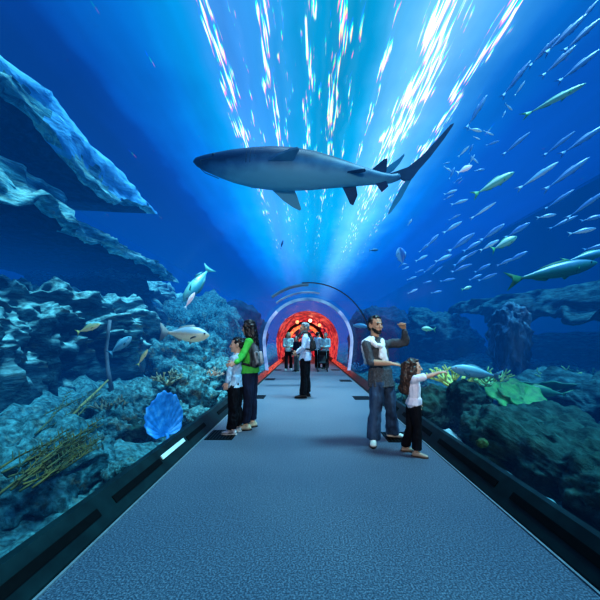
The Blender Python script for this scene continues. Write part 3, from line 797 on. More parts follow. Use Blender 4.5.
ledge('pale blue rock ledge with a straight upper edge, high at the upper left', [(3.0, -4, 5.2, -3.98, 4.72), (4.2, -4, 5.18, -3.98, 4.68), (5.1, -4, 5.16, -3.98, 4.60), (5.55, -4, 5.1, -3.98, 4.45), (6.5, -4, 5.0, -3.98, 4.27), (7.7, -4, 4.86, -3.98, 4.52), (8.6, -4.0, 4.78, -4.0, 4.72)], -1, -9.6, LEDGE, 1, .12, mu=[CRAGL, NAVY])
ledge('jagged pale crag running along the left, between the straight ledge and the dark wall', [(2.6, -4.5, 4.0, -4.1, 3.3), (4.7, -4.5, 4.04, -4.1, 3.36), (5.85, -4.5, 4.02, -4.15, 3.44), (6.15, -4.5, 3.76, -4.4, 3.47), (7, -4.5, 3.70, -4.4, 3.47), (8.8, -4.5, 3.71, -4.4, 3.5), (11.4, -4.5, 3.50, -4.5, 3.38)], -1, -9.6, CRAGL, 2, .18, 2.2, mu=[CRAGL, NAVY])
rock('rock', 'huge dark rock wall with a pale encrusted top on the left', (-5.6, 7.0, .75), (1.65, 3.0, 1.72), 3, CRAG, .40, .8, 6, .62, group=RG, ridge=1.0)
rock('rock', 'low dark rock at the left picture edge with a flat pale top', (-5.55, 3.6, .55), (1.6, 2.0, 1.42), 4, CRAG, .26, .9, 6, .5, group=RG, ridge=.8)
rock('rock', 'turquoise rock mound behind the yellowish grouper on the left', (-3.7, 10.2, .7), (1.0, 2.2, .85), 5, REEF, .35, .9, 5, .8, group=RG)
rock('rock', 'hazy blue rock slope beyond the mother and boy, left of the far ring', (-4.9, 14.6, 1.4), (1.9, 3.4, 1.7), 6, REEF, .5, .7, 5, .8, group=RG)
rock('rock', 'hazy crag behind the down-swimming green fish', (-7.4, 12.6, 2.6), (2.2, 3.4, 1.2), 7, CRAG, .6, .6, 5, .7, group=RG)
rock('rock', 'round turquoise reef boulder close behind the blue fan coral', (-2.95, 5.2, .12), (.55, .85, .50), 8, REEF, .20, 1.9, 5, .8, group=RG)
rock('rock', 'mottled turquoise boulder beside the boy, near the glass', (-2.45, 6.6, .2), (.5, .85, .62), 9, REEF, .2, 2.0, 5, .8, group=RG)
rock('rock', 'low turquoise boulder in the lower left near the mustard soft coral', (-2.7, 3.2, .05), (.55, .8, .36), 10, REEF, .18, 2.2, 5, .8, group=RG)
rock('rock', 'dark rock slope added to dim the left of the far stretch of tunnel', (-3.5, 16.6, 1.2), (1.35, 3.2, 1.9), 22, NAVY, .3, .8, 5, .75, group=RG)  # rock slopes added on both sides to darken the far stretch
rock('rock', 'dark rock slope added to dim the right of the far stretch of tunnel', (3.65, 16.6, 1.2), (1.35, 3.2, 1.8), 23, NAVY, .3, .8, 5, .75, group=RG)
rock('rock', 'small reef stone against the glass left of the woman', (-2.3, 8.6, .25), (.4, .8, .6), 11, REEF, .2, 2.0, 5, .8, group=RG)
ledge('long dim rock shelf with an encrusted sloping edge on the right', [(3.5, 7.0, 2.62, 5.9, 1.85), (6.5, 6.7, 2.66, 5.7, 1.80), (9, 6.5, 2.75, 5.7, 1.95), (11.9, 6.2, 2.84, 5.6, 2.3), (13.2, 6.0, 2.7, 5.8, 2.45)], 1, 9.6, NIGHT, 12, .22, 1.4)
rock('rock', 'dark rock wall under the encrusted shelf on the right', (8.3, 8.0, .55), (1.5, 3.6, 1.0), 12, NIGHT, .2, .8, 5, .55, group=RG, ridge=.9)
rock('rock', 'striped rock pillar standing before the dim shelf on the right', (5.15, 8.1, 1.25), (.42, .5, 1.0), 13, rock_mat('pillar_rock', (.004, .025, .05), (.012, .06, .11), (.05, .16, .24), (.03, .10, .16), 1.0, stretch=(1.5, 1.5, .4), top=(.2, .45, .55)), .16, 1.6, 5, .75, group=RG)
rock('rock', 'dark far rock stack between the pillar and the far ring on the right', (5.7, 14.2, 1.1), (1.3, 2.6, 1.5), 14, NIGHT, .45, .8, 5, .8, group=RG)
rock('rock', 'big green black boulder lying along the glass at the lower right', (2.80, 3.45, -.04), (.72, 1.70, .52), 15, GREENR, .16, 1.5, 6, .72, group=RG, ridge=.8)
rock('rock', 'round teal boulder just right of the girl, behind the glass', (2.25, 5.65, .12), (.48, .62, .40), 16, GREENR, .12, 2.0, 5, .85, group=RG)
rock('rock', 'small olive stone wedged between teal boulder and long boulder', (2.55, 5.0, .30), (.26, .32, .34), 17, GREENR, .1, 2.6, 5, .8, group=RG)
rock('rock', 'dim streaky boulder behind the green plate corals on the right', (4.6, 5.2, .25), (.9, 1.3, .42), 18, NIGHT, .25, 1.2, 5, .7, group=RG)
rock('rock', 'dim streaky boulder at the right picture edge', (4.3, 3.4, .05), (.75, 1.0, .42), 19, NIGHT, .22, 1.3, 5, .7, group=RG)
sand = mat('pale_sand', (.40, .56, .56), (.2, .36, .38), 14, .9, bump=.3)
rock('sand_heap', 'white sand heap by the kerb just right of the girl\'s feet', (1.98, 4.45, -.10), (.16, .40, .16), 20, sand, .05, 2.5, 4, .9, cat='sand')
rock('sand_heap', 'long pale sand heap between the kerb and the big green black boulder', (1.96, 2.95, -.10), (.14, .55, .15), 21, mat('dim_sand', (.20, .40, .42), (.10, .26, .28), 25, .9), .04, 2.5, 4, .9, cat='sand')

rg = random.Random(11)
stone_me = []
for k in range(4):
    o = rock('reef_stone', 'x', (0, 0, -50), (.26, .32, .20), 40 + k, REEF if k % 2 else GREENR, .12, 3.2, 4, .85, ridge=1.2); stone_me.append(o.data); bpy.data.objects.remove(o)
for side_, lb, gp, n in ((-1, 'small mottled stone in the reef rubble left of the kerb', 'reef rubble on the left', 16), (1, 'small dark mottled stone in the reef rubble right of the kerb', 'reef rubble on the right', 14)):
    placed = []
    for k in range(n):
      for _try in range(60):
        x = AX + side_ * rg.uniform(1.95, 3.3); y = rg.uniform(2.4, 9.5) if side_ < 0 else rg.uniform(4.6, 10)
        if side_ < 0 and abs(y - 4.5) < .7 and abs(x) < 2.5: y += 1.6
        if all((x - a) ** 2 + (y - b) ** 2 > .95 ** 2 for a, b in placed): break
      placed.append((x, y))
      if True:
        o = bpy.data.objects.new('reef_stone', stone_me[k % 4] if side_ < 0 else stone_me[(k % 2) * 2]); C.objects.link(o)
        o.location = (x, y, -.02 + .5 * sm(2.0, 4.4, abs(x - AX)) * (1 if side_ < 0 else .4)); o.rotation_euler = (0, 0, rg.uniform(0, 6)); o.scale = (rg.uniform(.6, 1.25),) * 3
        tag(o, lb, 'rock', gp)

# =================================================================== CORALS
def fan_coral(name, label, c, w, h, m, face, folds=17, seed=1):
    bm = bmesh.new(); nr, na = 16, 96; rows = []
    R = frame(face)
    for i in range(nr + 1):
        r = i / nr; row = []
        for j in range(na + 1):
            a = -PI * .80 + 2 * PI * .80 * j / na
            edge = 1 + .03 * math.sin(a * 3 + seed) + .025 * math.sin(a * 7) + .02 * math.sin(a * 19)
            x = math.sin(a) * w * r * edge; z = (math.cos(a) * .52 + .42) * h * r * edge
            dp = -.16 * w * (1 - r * r) * 1.4 + .025 * w * r * math.sin(a * folds) + .15 * w * r * r * math.cos(a * 2.0)
            row.append(bm.verts.new(R @ V((x, dp, z))))
        rows.append(row)
    for i in range(nr):
        for j in range(na): bm.faces.new((rows[i][j], rows[i][j + 1], rows[i + 1][j + 1], rows[i + 1][j]))
    bmesh.ops.remove_doubles(bm, verts=bm.verts, dist=1e-4)
    t = empty(name, c, label, 'coral')
    o = obj('fan', bm, m, t, smooth=True)
    md = o.modifiers.new('s', 'SOLIDIFY'); md.thickness = .012
    bm = bmesh.new(); tube(bm, [(0, 0, -.22), (.01, 0, -.1), (0, 0, .05)], [.06, .035, .03], 10); obj('stalk', bm, m, t, smooth=True)
    return t
def fan_mat():
    m, nt, out = new_mat('blue_fan_coral'); N = nt.nodes.new; L = nt.links.new
    b = N('ShaderNodeBsdfPrincipled'); L(b.outputs[0], out.inputs['Surface']); b.inputs['Roughness'].default_value = .5
    tc = N('ShaderNodeTexCoord'); n = N('ShaderNodeTexNoise'); n.inputs['Scale'].default_value = 9; n.inputs['Detail'].default_value = 6; L(tc.outputs['Object'], n.inputs['Vector'])
    r = _ramp(nt, [(.3, (.005, .13, .42)), (.55, (.02, .29, .74)), (.75, (.12, .52, .92))]); L(n.outputs['Fac'], r.inputs['Fac']); L(r.outputs[0], b.inputs['Base Color'])
    L(r.outputs[0], b.inputs['Emission Color']); b.inputs['Emission Strength'].default_value = .18
    return m
fan_coral('fan_coral', 'bright blue ruffled fan coral standing against the left glass', (-1.97, 4.55, -.02), .31, .66, fan_mat(), V((.86, -.50, .12)))

def branch_coral(name, label, c, size, m, seed, n=9, depth=3, spread=.8, up=1.0, rad=.02, group=None):
    rng = random.Random(seed); bm = bmesh.new()
    def grow(p, d, L, r, k):
        q = p + d * L; mid = p.lerp(q, .5) + V((rng.uniform(-1, 1), rng.uniform(-1, 1), rng.uniform(-.5, .5))) * L * .12
        tube(bm, [p, mid, q, q + d * r * .6], [r, r * .9, r * .75, r * .3], 6)
        if k:
            for _ in range(3 if k > 1 else 2):
                dd = (d + V((rng.uniform(-1, 1), rng.uniform(-1, 1), rng.uniform(-.4, .8))) * .75).normalized()
                grow(q, dd, L * rng.uniform(.6, .85), r * .72, k - 1)
    for i in range(n):
        a = 2 * PI * i / n + rng.uniform(-.3, .3)
        d = V((math.cos(a) * spread, math.sin(a) * spread, up * rng.uniform(.5, 1.1))).normalized()
        grow(V((math.cos(a), math.sin(a), 0)) * size * .10, d, size * .38, rad, depth - 1)
    o = obj(name, bm, m, smooth=True); o.location = c
    return tag(o, label, 'coral', group)
YEL = mat('yellow_coral', (.62, .78, .20), (.30, .52, .22), 14, .6, emit=.10)
YGR = mat('yellow_green_coral', (.30, .66, .22), (.10, .36, .22), 12, .6, emit=.08)
branch_coral('branching_coral', 'yellow green branching coral under the girl\'s pointing hand', P(455, 388, 5.4), .56, YEL, 1, 10, 3, .9, .8, .026)
branch_coral('branching_coral', 'greener branching coral right of the yellow one, above the long boulder', P(487, 386, 5.3), .46, YGR, 2, 9, 3, 1.0, .6, .024)
branch_coral('branching_coral', 'pale yellow finger coral low behind the teal boulder', P(467, 400, 5.2), .16, YEL, 3, 7, 2, .5, 1.0, .024)
branch_coral('branching_coral', 'spiky green coral drooping below the plate corals on the right', P(548, 436, 4.0), .34, YGR, 4, 10, 3, 1.0, .45, .020)
branch_coral('branching_coral', 'pale green lacy coral in the dark at the far right, above the plates', P(556, 380, 5.9), .42, YGR, 5, 10, 3, 1.2, .35, .022)
branch_coral('branching_coral', 'dim green coral at the right picture edge below the rock shelf', P(590, 377, 6.0), .36, mat('dim_green_coral', (.08, .32, .24), None, 10, .7), 6, 9, 3, 1.2, .35, .026)
branch_coral('branching_coral', 'rusty orange branching coral left of the boy\'s shoulder', P(208, 382, 7.3), .40, mat('rusty_coral', (.62, .34, .20), (.26, .30, .26), 9, .7, emit=.06), 7, 9, 3, .7, 1.0, .030)
branch_coral('branching_coral', 'white tipped coral against the glass left of the boy\'s trousers', P(222, 398, 7.4), .20, mat('whitish_coral', (.75, .85, .82), (.4, .62, .64), 9, .6, emit=.1), 8, 8, 3, .6, 1.0, .020)
branch_coral('branching_coral', 'pale blue bushy coral right of the bearded man\'s jeans, by the glass', P(358, 371, 14.2), .52, mat('pale_blue_coral', (.30, .62, .75), (.1, .36, .5), 9, .7), 9, 9, 3, .9, .9, .035)
branch_coral('branching_coral', 'ochre coral clump on the reef above the blue fan coral', P(168, 385, 5.8), .34, mat('ochre_coral', (.42, .34, .14), (.12, .26, .24), 9, .7), 10, 9, 3, .8, .9, .026)
branch_coral('branching_coral', 'brown coral clump at the foot of the dark rock wall', P(112, 415, 4.6), .34, mat('brown_coral', (.30, .22, .10), (.06, .18, .18), 9, .7), 11, 9, 3, .8, .9, .026)

def plate_coral(name, label, c, r, m, seed, layers=2, tilt=(0, 0), ax=1.0):
    bm = bmesh.new(); na, nr = 60, 8
    for l in range(layers):
        rows = []; rr = r * (1 - .22 * l); off = V((r * .12 * l, -r * .1 * l, r * .16 * l))
        for i in range(nr + 1):
            q = i / nr; row = []
            for j in range(na):
                a = 2 * PI * j / na
                e = 1 + .16 * math.sin(a * 3 + seed + l) + .08 * math.sin(a * 8 + seed * 2) + .03 * math.sin(a * 17)
                x = math.cos(a) * rr * q * e * ax; y = math.sin(a) * rr * q * e
                row.append(bm.verts.new(V((x, y, .10 * r * q * q + .025 * r * math.sin(a * 11 + l) * q)) + off))
            rows.append(row)
        for i in range(nr):
            for j in range(na): bm.faces.new((rows[i][j], rows[i][(j + 1) % na], rows[i + 1][(j + 1) % na], rows[i + 1][j]))
    bmesh.ops.remove_doubles(bm, verts=bm.verts, dist=1e-5)
    tube(bm, [(0, 0, -r * .55), (0, 0, -r * .2), (0, 0, 0), (r * .1, -r * .08, r * .17 * (layers - 1) + .001)], [r * .2, r * .12, r * .16, r * .1], 10)
    o = obj(name, bm, m, smooth=True); o.location = c; o.rotation_euler = (tilt[0], tilt[1], seed)
    md = o.modifiers.new('s', 'SOLIDIFY'); md.thickness = .018
    return tag(o, label, 'coral', 'plate corals on the right reef')
PG = mat('green_plate_coral', (.05, .36, .10), (.015, .16, .07), 9, .6, bump=.4, emit=.05)
plate_coral('plate_coral', 'largest green plate coral, lobed, above the long boulder on the right', P(517, 400, 4.5) + V((0, 0, .0)), .37, PG, .4, 2, (.62, -.2))
plate_coral('plate_coral', 'dark green plate coral behind the branching corals on the right', P(484, 380, 6.0), .44, mat('dark_green_plate', (.04, .28, .18), (.02, .16, .13), 9, .6), 1.7, 1, (.38, -.1))
plate_coral('plate_coral', 'green plate coral sloping back behind the largest one on the right', P(550, 392, 5.2), .40, mat('mid_green_plate', (.06, .34, .20), (.03, .2, .15), 9, .6), 2.9, 1, (.35, -.2))
def brain_coral(name, label, c, r, m, seed):
    o = rock(name, label, c, (r, r, r * .85), seed, m, r * .2, 1.2 / r * .5, 4, .95, cat='coral', ridge=1.4)
    return o
brain_coral('brain_coral', 'small knobbly yellow green coral low on the long boulder', P(482, 443, 3.35), .06, mat('knobbly_coral', (.05, .14, .04), (.02, .07, .03), 20, .7), 31)
brain_coral('brain_coral', 'round olive brain coral against the teal boulder', P(463, 412, 5.0), .15, mat('olive_coral', (.12, .34, .16), (.05, .2, .12), 20, .7), 32)

def soft_coral(name, label, c, L, m, seed, d=V((0, 1, .35)), n=14):
    rng = random.Random(seed); bm = bmesh.new(); d = d.normalized()
    for i in range(n):
        o = V((rng.uniform(-.15, .15), rng.uniform(-.2, .2), rng.uniform(-.02, .08))); dd = (d + V((rng.uniform(-.25, .25), rng.uniform(-.2, .2), rng.uniform(-.12, .28)))).normalized()
        l = L * rng.uniform(.6, 1.0); pts = []; rad = []
        for k in range(9):
            q = k / 8; pts.append(o + dd * l * q + V((math.sin(q * 5 + i) * .03, 0, math.sin(q * 3 + i) * .05))); rad.append(.009 * (1 - q * .75))
        tube(bm, pts, rad, 6)
        for k in range(2, 9):
            for s in (-1, 1):
                e = pts[k] + V((s * .05, .05, .04)) * rng.uniform(.5, 1.2)
                tube(bm, [pts[k], e], [.005, .002], 4)
    o = obj(name, bm, m, smooth=True); o.location = c
    return tag(o, label, 'soft coral')
MUS = mat('mustard_soft_coral', (.20, .16, .04), (.05, .09, .05), 9, .8, emit=.0)
soft_coral('soft_coral', 'feathery mustard soft coral at the lower left edge', P(22, 482, 2.4), .72, MUS, 1, V((.0, 1, .12)), 30)
soft_coral('soft_coral', 'thin olive sea whips streaming below the dark rock wall, left', P(40, 430, 3.3), .8, mat('olive_whip', (.16, .18, .07), (.04, .10, .08), 8, .7), 2, V((.15, 1, .22)), 6)
def whip(name, label, pts, r, m):
    bm = bmesh.new(); b = V(pts[0]); tube(bm, [V(p) - b for p in pts], [r * (1 - .4 * i / len(pts)) for i in range(len(pts))], 8)
    o = obj(name, bm, m, smooth=True); o.location = b
    return tag(o, label, 'sea whip')
whip('sea_whip', 'tall curved grey sea whip against the dark rock wall', [P(112, 392, 5.0), P(108, 370, 5.0), P(106, 350, 5.0), P(108, 334, 5.0), P(110, 320, 5.0)], .035, mat('grey_whip', (.20, .26, .30), None, 8, .8))
whip('sea_whip', 'slanting ochre sea whip at the foot of the dark rock wall', [P(70, 418, 3.9), P(82, 405, 4.1), P(96, 392, 4.4), P(108, 380, 4.7)], .018, mat('ochre_whip', (.40, .36, .14), None, 8, .8))

# =================================================================== THE SHARK
SC = fish_mat('shark_skin', (.15, .43, .53), (.045, .18, .31), (.003, .026, .075), .30, .5, spec=.3, rp=(.24, .43, .60))
FN = mat('shark_fin', (.010, .055, .12), (.006, .035, .08), 4, .55)
FT = mat('shark_pale_fin', (.03, .30, .45), (.02, .2, .34), 4, .55)
SY = 4.55
def sp(px, py, dy=0.0):
    return P(px, py, SY + dy)
org = sp(290, 168)
sh = empty('shark', org, 'large grey shark with a pale belly gliding over the tunnel', 'shark')
roll = .38
def shark_body():
    bm = bmesh.new()
    # down the spine: photo place, half width, half height up, half height down (m)
    T = [(193.6, 161.5, .012, .012, .015), (197, 162.0, .065, .050, .055), (205, 163.2, .115, .085, .095), (217, 164.8, .17, .125, .14), (233, 166.6, .23, .18, .19), (252, 168.2, .27, .235, .235),
         (272, 168.8, .285, .27, .27), (292, 169.4, .275, .27, .28), (312, 170.6, .25, .245, .26), (332, 172.5, .205, .19, .21), (350, 174.8, .16, .145, .16), (366, 176.8, .12, .105, .11), (380, 178.4, .085, .08, .078), (391, 178.8, .065, .062, .058), (399, 176.8, .045, .06, .045)]
    cs = [sp(a, b, .12 * ((a - 290) / 100) ** 2) - org for a, b, *_ in T]
    secs = []
    for i, (a, b, w, u_, d_) in enumerate(T):
        t = (cs[min(i + 1, len(cs) - 1)] - cs[max(i - 1, 0)]).normalized()
        up = V((0, math.sin(roll), math.cos(roll))); r = t.cross(up).normalized(); up = r.cross(t).normalized()
        secs.append((cs[i], r, up, w, u_, d_))
    # finer rings by interpolation
    out = []
    for i in range(len(secs) - 1):
        A, B = secs[i], secs[i + 1]
        for k in range(3):
            q = k / 3; out.append(tuple((x.lerp(y, q) if isinstance(x, V) else x + (y - x) * q) for x, y in zip(A, B)))
    out.append(secs[-1])
    loft(bm, out, 28, 0)
    return bm, secs
SB, secs = shark_body()
# eye and mouth by material on the same skin
body = obj('body', SB, [SC, mat('shark_dark', (.004, .01, .02), None, 5, .3)], sh, smooth=True)
eye_c = secs[3]
for s in (-1, 1):
    bm = bmesh.new(); e = bmesh.ops.create_uvsphere(bm, u_segments=10, v_segments=8, radius=.022)['verts']
    c = eye_c[0] + eye_c[1] * s * eye_c[3] * .97 - eye_c[2] * .005
    for v in e: v.co += c
    obj('eye', bm, body.data.materials[1], sh, smooth=True)
bm = bmesh.new(); m4 = secs[3]; m3 = secs[2]
tube(bm, [m4[0] + m4[1] * .17 - m4[2] * .075, m3[0] + m3[1] * .105 - m3[2] * .075, secs[2][0] - m3[2] * .115 - V((.02, 0, 0)), m3[0] - m3[1] * .105 - m3[2] * .075, m4[0] - m4[1] * .17 - m4[2] * .075], [.006] * 5, 6)
obj('mouth', bm, body.data.materials[1], sh, smooth=True)
for k in range(5):
    A = secs[5]
    for s_ in (-1, 1):
        bm = bmesh.new(); c0 = A[0] + V((-.02 + k * .055, 0, 0)); pts = []
        for j in range(5):
            an = math.radians(-38 + 17 * j); pts.append(c0 + A[1] * s_ * math.cos(an) * (A[3] * 1.012 + k * .002) + A[2] * math.sin(an) * (A[4] * 1.012 + k * .002))
        tube(bm, pts, [.0035] * 5, 5)
        obj('gill_slit', bm, body.data.materials[1], sh, smooth=True)
def sfin(name, pts, o, u, v, th, m):
    bm = bmesh.new(); blade(bm, pts, o, u, v, u.cross(v).normalized(), th)
    bmesh.ops.bevel(bm, geom=bm.edges[:], offset=th * .3, segments=1, affect='EDGES')
    return obj(name, bm, m, sh)
X = V((1, 0, 0))
A = secs[6]
for s in (-1, 1):     # pectorals sweep out, down and back
    o = A[0] + A[1] * s * A[3] * .86 - A[2] * .13 + V((.02, 0, 0))
    out_ = (A[1] * s * .9 - A[2] * .42).normalized()
    sfin('pectoral_fin', [(-.12, -.08), (.26, -.08), (.33, .08), (.40, .28), (.38, .31), (.28, .26), (.12, .15)], o, X, out_, .030, SC)
A = secs[10]
for s in (-1, 1):
    o = A[0] + A[1] * s * A[3] * .75 - A[2] * .09
    out_ = (A[1] * s * .75 - A[2] * .66).normalized()
    sfin('pelvic_fin', [(-.12, -.04), (.10, -.04), (.16, .12), (.12, .26), (.07, .24), (-.02, .10)], o, X, out_, .02, FN)
A = secs[11]; sfin('dorsal_fin', [(-.02, -.08), (.20, -.06), (.30, .01), (.29, .20), (.24, .19), (.10, .06)], A[0] + A[2] * A[4] * .75, X, V((.1, -.12, 1)).normalized(), .02, FN)
A = secs[12]; sfin('anal_fin', [(-.10, -.01), (.08, -.01), (.12, .06), (.03, .14)], A[0] - A[2] * A[5] * .8, X, -V((0, -.4, 1)).normalized(), .02, FN)
# tail: points taken in the plane of the tail
def tailfin(name, px, m, dy, th=.026):
    o = sp(395, 177, .12); pts = [sp(a, b, dy) for a, b in px]; n = V((0, 1, 0))
    bm = bmesh.new(); blade(bm, [((p - o).x, (p - o).z) for p in pts], o - org + V((0, dy - .12, 0)), V((1, 0, 0)), V((0, 0, 1)), n, th)
    bmesh.ops.triangulate(bm, faces=[f for f in bm.faces if len(f.verts) > 4])
    return obj(name, bm, m, sh)
tailfin('caudal_upper_lobe', [(388, 174.5), (397, 171.5), (408, 167.5), (421, 157), (436, 141), (450, 125.5), (453.5, 123.8), (452.5, 126.5), (444, 139), (431, 156), (419, 169.5), (413.5, 177), (409.5, 181), (404, 180.5), (400, 178), (392, 182)], FN, .125, .04)
tailfin('caudal_lower_lobe', [(413.5, 176), (409, 184), (401, 199), (392, 211), (388.5, 214.5), (388.5, 212), (393, 202), (400, 189), (406, 180), (410, 175)], FT, .125)
tailfin('caudal_side_fluke', [(382, 171), (390, 165), (398, 159.5), (404, 154), (404.3, 156), (400, 163), (394, 170), (387, 175)], FT, .30)

# =================================================================== FISH
FB = {
 'silver': [fish_mat('silver_fish', (.60, .90, 1), (.28, .66, .88), (.12, .45, .78), .05, emit=.08), mat('silver_fin', (.35, .65, .85), None, 5, .5), mat('fish_eye', (.01, .02, .03), None, 5, .3)],
 'pale': [fish_mat('pale_blue_fish', (.26, .64, .90), (.08, .38, .78), (.03, .22, .62), .05, emit=.03), mat('pale_fin', (.12, .4, .75), None, 5, .5)],
 'white': [fish_mat('white_fish', (1, .95, .98), (.9, .9, .98), (.6, .8, .95), .05, emit=.25), mat('white_fin', (.75, .85, .95), None, 5, .5)],
 'green': [fish_mat('green_fish', (.30, .75, .55), (.12, .52, .40), (.45, .85, .80), .09, emit=.06), mat('green_fin', (.12, .55, .25), None, 5, .5)],
 'yellow': [fish_mat('yellow_fish', (.80, .78, .45), (.62, .62, .26), (.35, .45, .28), .05, emit=.10), mat('yellow_fin', (.6, .6, .2), None, 5, .5)],
 'blue': [fish_mat('blue_fish', (.20, .52, .62), (.10, .36, .50), (.22, .60, .70), .06), mat('blue_fin', (.08, .3, .42), None, 5, .5)],
}
for k in FB:
    if len(FB[k]) < 3: FB[k].append(FB['silver'][2])
_protos = {}
def school_mesh(kind, slim, bend):
    k = (kind, slim, bend)
    if k not in _protos:
        me = fish_mesh('fish', 1.0, {0: .26, 1: .17, 2: .10}[slim], {0: .13, 1: .10, 2: .07}[slim], bend)
        me2 = me
        for m in FB[kind]: me2.materials.append(m)
        me2.polygons.foreach_set('use_smooth', [True] * len(me2.polygons))
        _protos[k] = me2
    return _protos[k]
rng = random.Random(3)
def swim(name, px, py, ln, ang, kind, slim, label, group=None, R=None, bend=0.0, d=None, yaw=.25, L=None):
    rad = math.hypot(px - 306, 340 - py)
    d = d or 320 * (R or rng.uniform(2.7, 4.2)) / max(rad, 20)
    d = min(d, 18.0)
    c = P(px, py, d)
    c.z = min(c.z, ZS - .35)
    length = ln * d / 320.0
    a = math.radians(ang); h = V((math.cos(a), yaw * rng.uniform(-1, 1), math.sin(a)))
    me = school_mesh(kind, slim, bend)
    o = bpy.data.objects.new(name, me); C.objects.link(o); o.location = c; o.scale = (length,) * 3
    orient(o, h)
    return tag(o, label, 'fish', group)
GA = ('small pale fish of the loose cluster right of the shark tail tip', 'fish clustered right of the shark tail')
GB = ('slim silver blue fish of the school swimming above the bearded man\'s raised fist', 'school above the raised fist')
GC = ('long thin pale streak of a fish high in the upper right corner', 'long fish in the upper right corner')
GD = ('long slender pale blue fish over the rock shelf on the right', 'slender fish over the right rock shelf')
for px, py, ln, ang, kd, sl in [(476, 130, 13, -10, 'silver', 0), (489, 133, 11, -20, 'silver', 1), (493, 143, 12, 15, 'pale', 1), (477, 138, 8, -15, 'silver', 1), (464, 151, 14, 45, 'silver', 1), (471, 149, 10, 70, 'pale', 1),
                                (472, 159, 11, 60, 'silver', 1), (475, 160, 10, -50, 'silver', 1), (465, 169, 19, 30, 'white', 0), (452, 173, 14, 65, 'pale', 1), (448, 169, 9, -40, 'silver', 1), (451, 192, 14, 20, 'silver', 1), (449, 197, 10, 25, 'pale', 1),
                                (460, 202, 17, 18, 'silver', 1), (480, 170, 12, 15, 'pale', 1), (509, 107, 10, -30, 'silver', 0), (504, 114, 8, 60, 'silver', 1), (447, 163, 8, 20, 'pale', 1), (458, 180, 9, 35, 'pale', 1)]:
    swim('silver_fish', px, py, ln, ang, kd, sl, *GA)
for px, py, ln, ang, kd, sl in [(484, 210, 27, 33, 'silver', 2), (453, 227, 21, 32, 'silver', 1), (462, 242, 30, 36, 'pale', 1), (493, 232, 28, 35, 'pale', 1), (490, 245, 22, 30, 'silver', 1), (473, 246, 24, 30, 'pale', 1), (444, 258, 20, 25, 'silver', 1),
                                (462, 260, 22, 35, 'pale', 1), (462, 268, 20, 22, 'pale', 1), (422, 258, 15, 28, 'silver', 1), (483, 268, 18, 28, 'pale', 1), (448, 280, 14, 10, 'pale', 1), (412, 278, 10, 20, 'silver', 1), (413, 291, 10, 25, 'silver', 1),
                                (406, 268, 8, 25, 'silver', 1), (433, 240, 18, 45, 'pale', 1), (488, 277, 18, 22, 'pale', 1), (476, 277, 15, 24, 'pale', 1), (455, 217, 12, 25, 'pale', 1), (430, 268, 13, 38, 'pale', 1), (438, 270, 12, 38, 'pale', 1),
                                (420, 271, 10, 20, 'pale', 1), (428, 282, 10, 15, 'pale', 1), (425, 247, 14, 42, 'pale', 1), (470, 255, 17, 32, 'pale', 1), (505, 262, 16, 25, 'pale', 1), (410, 222, 7, 60, 'silver', 0), (437, 292, 12, 12, 'pale', 1)]:
    swim('silver_fish', px, py, ln, ang, kd, sl, *GB)
swim('silver_fish', 467, 288, 12, 18, 'green', 0, 'small greenish fish just below the school, left of the rock pillar')
for px, py, ln, ang, kd in [(517, 78, 44, 52, 'pale'), (520, 88, 18, 55, 'silver'), (567, 33, 58, 44, 'pale'), (583, 34, 50, 42, 'pale'), (580, 65, 52, 38, 'pale'), (477, 111, 40, 58, 'pale'), (560, 60, 44, 42, 'pale'), (588, 12, 34, 50, 'pale'), (545, 50, 40, 46, 'pale')]:
    swim('slender_fish', px, py, ln, ang, kd, 2, *GC, R=rng.uniform(3.0, 4.2), yaw=.1)
for px, py, ln, ang, kd in [(539, 175, 48, 34, 'silver'), (568, 173, 56, 36, 'pale'), (560, 143, 36, 38, 'pale'), (584, 139, 52, 34, 'pale'), (560, 199, 34, 34, 'pale'), (547, 216, 20, 12, 'silver'), (587, 204, 44, 36, 'pale'), (564, 222, 34, 25, 'pale'), (583, 231, 27, 12, 'silver'),
                            (518, 230, 28, 32, 'pale'), (517, 257, 24, 28, 'pale'), (593, 218, 24, 15, 'pale'), (517, 143, 34, 40, 'pale'), (597, 247, 24, 12, 'pale')]:
    swim('slender_fish', px, py, ln, ang, kd, 2 if ln > 30 else 1, *GD, R=rng.uniform(3.4, 4.4), yaw=.1)
swim('green_fish', 495, 183, 46, 30, 'green', 1, 'bright green fish with forked tail below the pale cluster', R=3.0)
swim('green_fish', 505, 243, 30, 28, 'green', 0, 'short yellow green fish amid the school, left of the largest green fish', R=3.3)
swim('green_fish', 556, 99, 62, 26, 'green', 2, 'long thin green fish reflection in the upper right, trailing a forked tail', R=3.6)  # solid fish shape standing in for a stretched reflection of one
def big_fish(name, label, px, py, ln, ang, d, h, w, kind, bend=0.0, flip=False, roll=0.0, yaw=.1, fork=.5, dors=.55):
    L = ln * d / 320.0
    me = fish_mesh(name, L, L * h, L * w, bend, fork, dors=dors)
    me.polygons.foreach_set('use_smooth', [True] * len(me.polygons))
    for m in (kind if isinstance(kind, list) else FB[kind]): me.materials.append(m)
    o = bpy.data.objects.new(name, me); C.objects.link(o); o.location = P(px, py, d)
    a = math.radians(ang); orient(o, V((math.cos(a), yaw, math.sin(a))), roll)
    return tag(o, label, 'fish')
big_fish('jack_fish', 'largest green fish with pale back, over the right rock shelf', 556, 271, 94, 12, 4.5, .165, .10, [fish_mat('jack_skin', (.03, .24, .12), (.03, .26, .20), (.10, .34, .50), .12), mat('jack_fin', (.03, .24, .10), None, 5, .6), FB['silver'][2]])
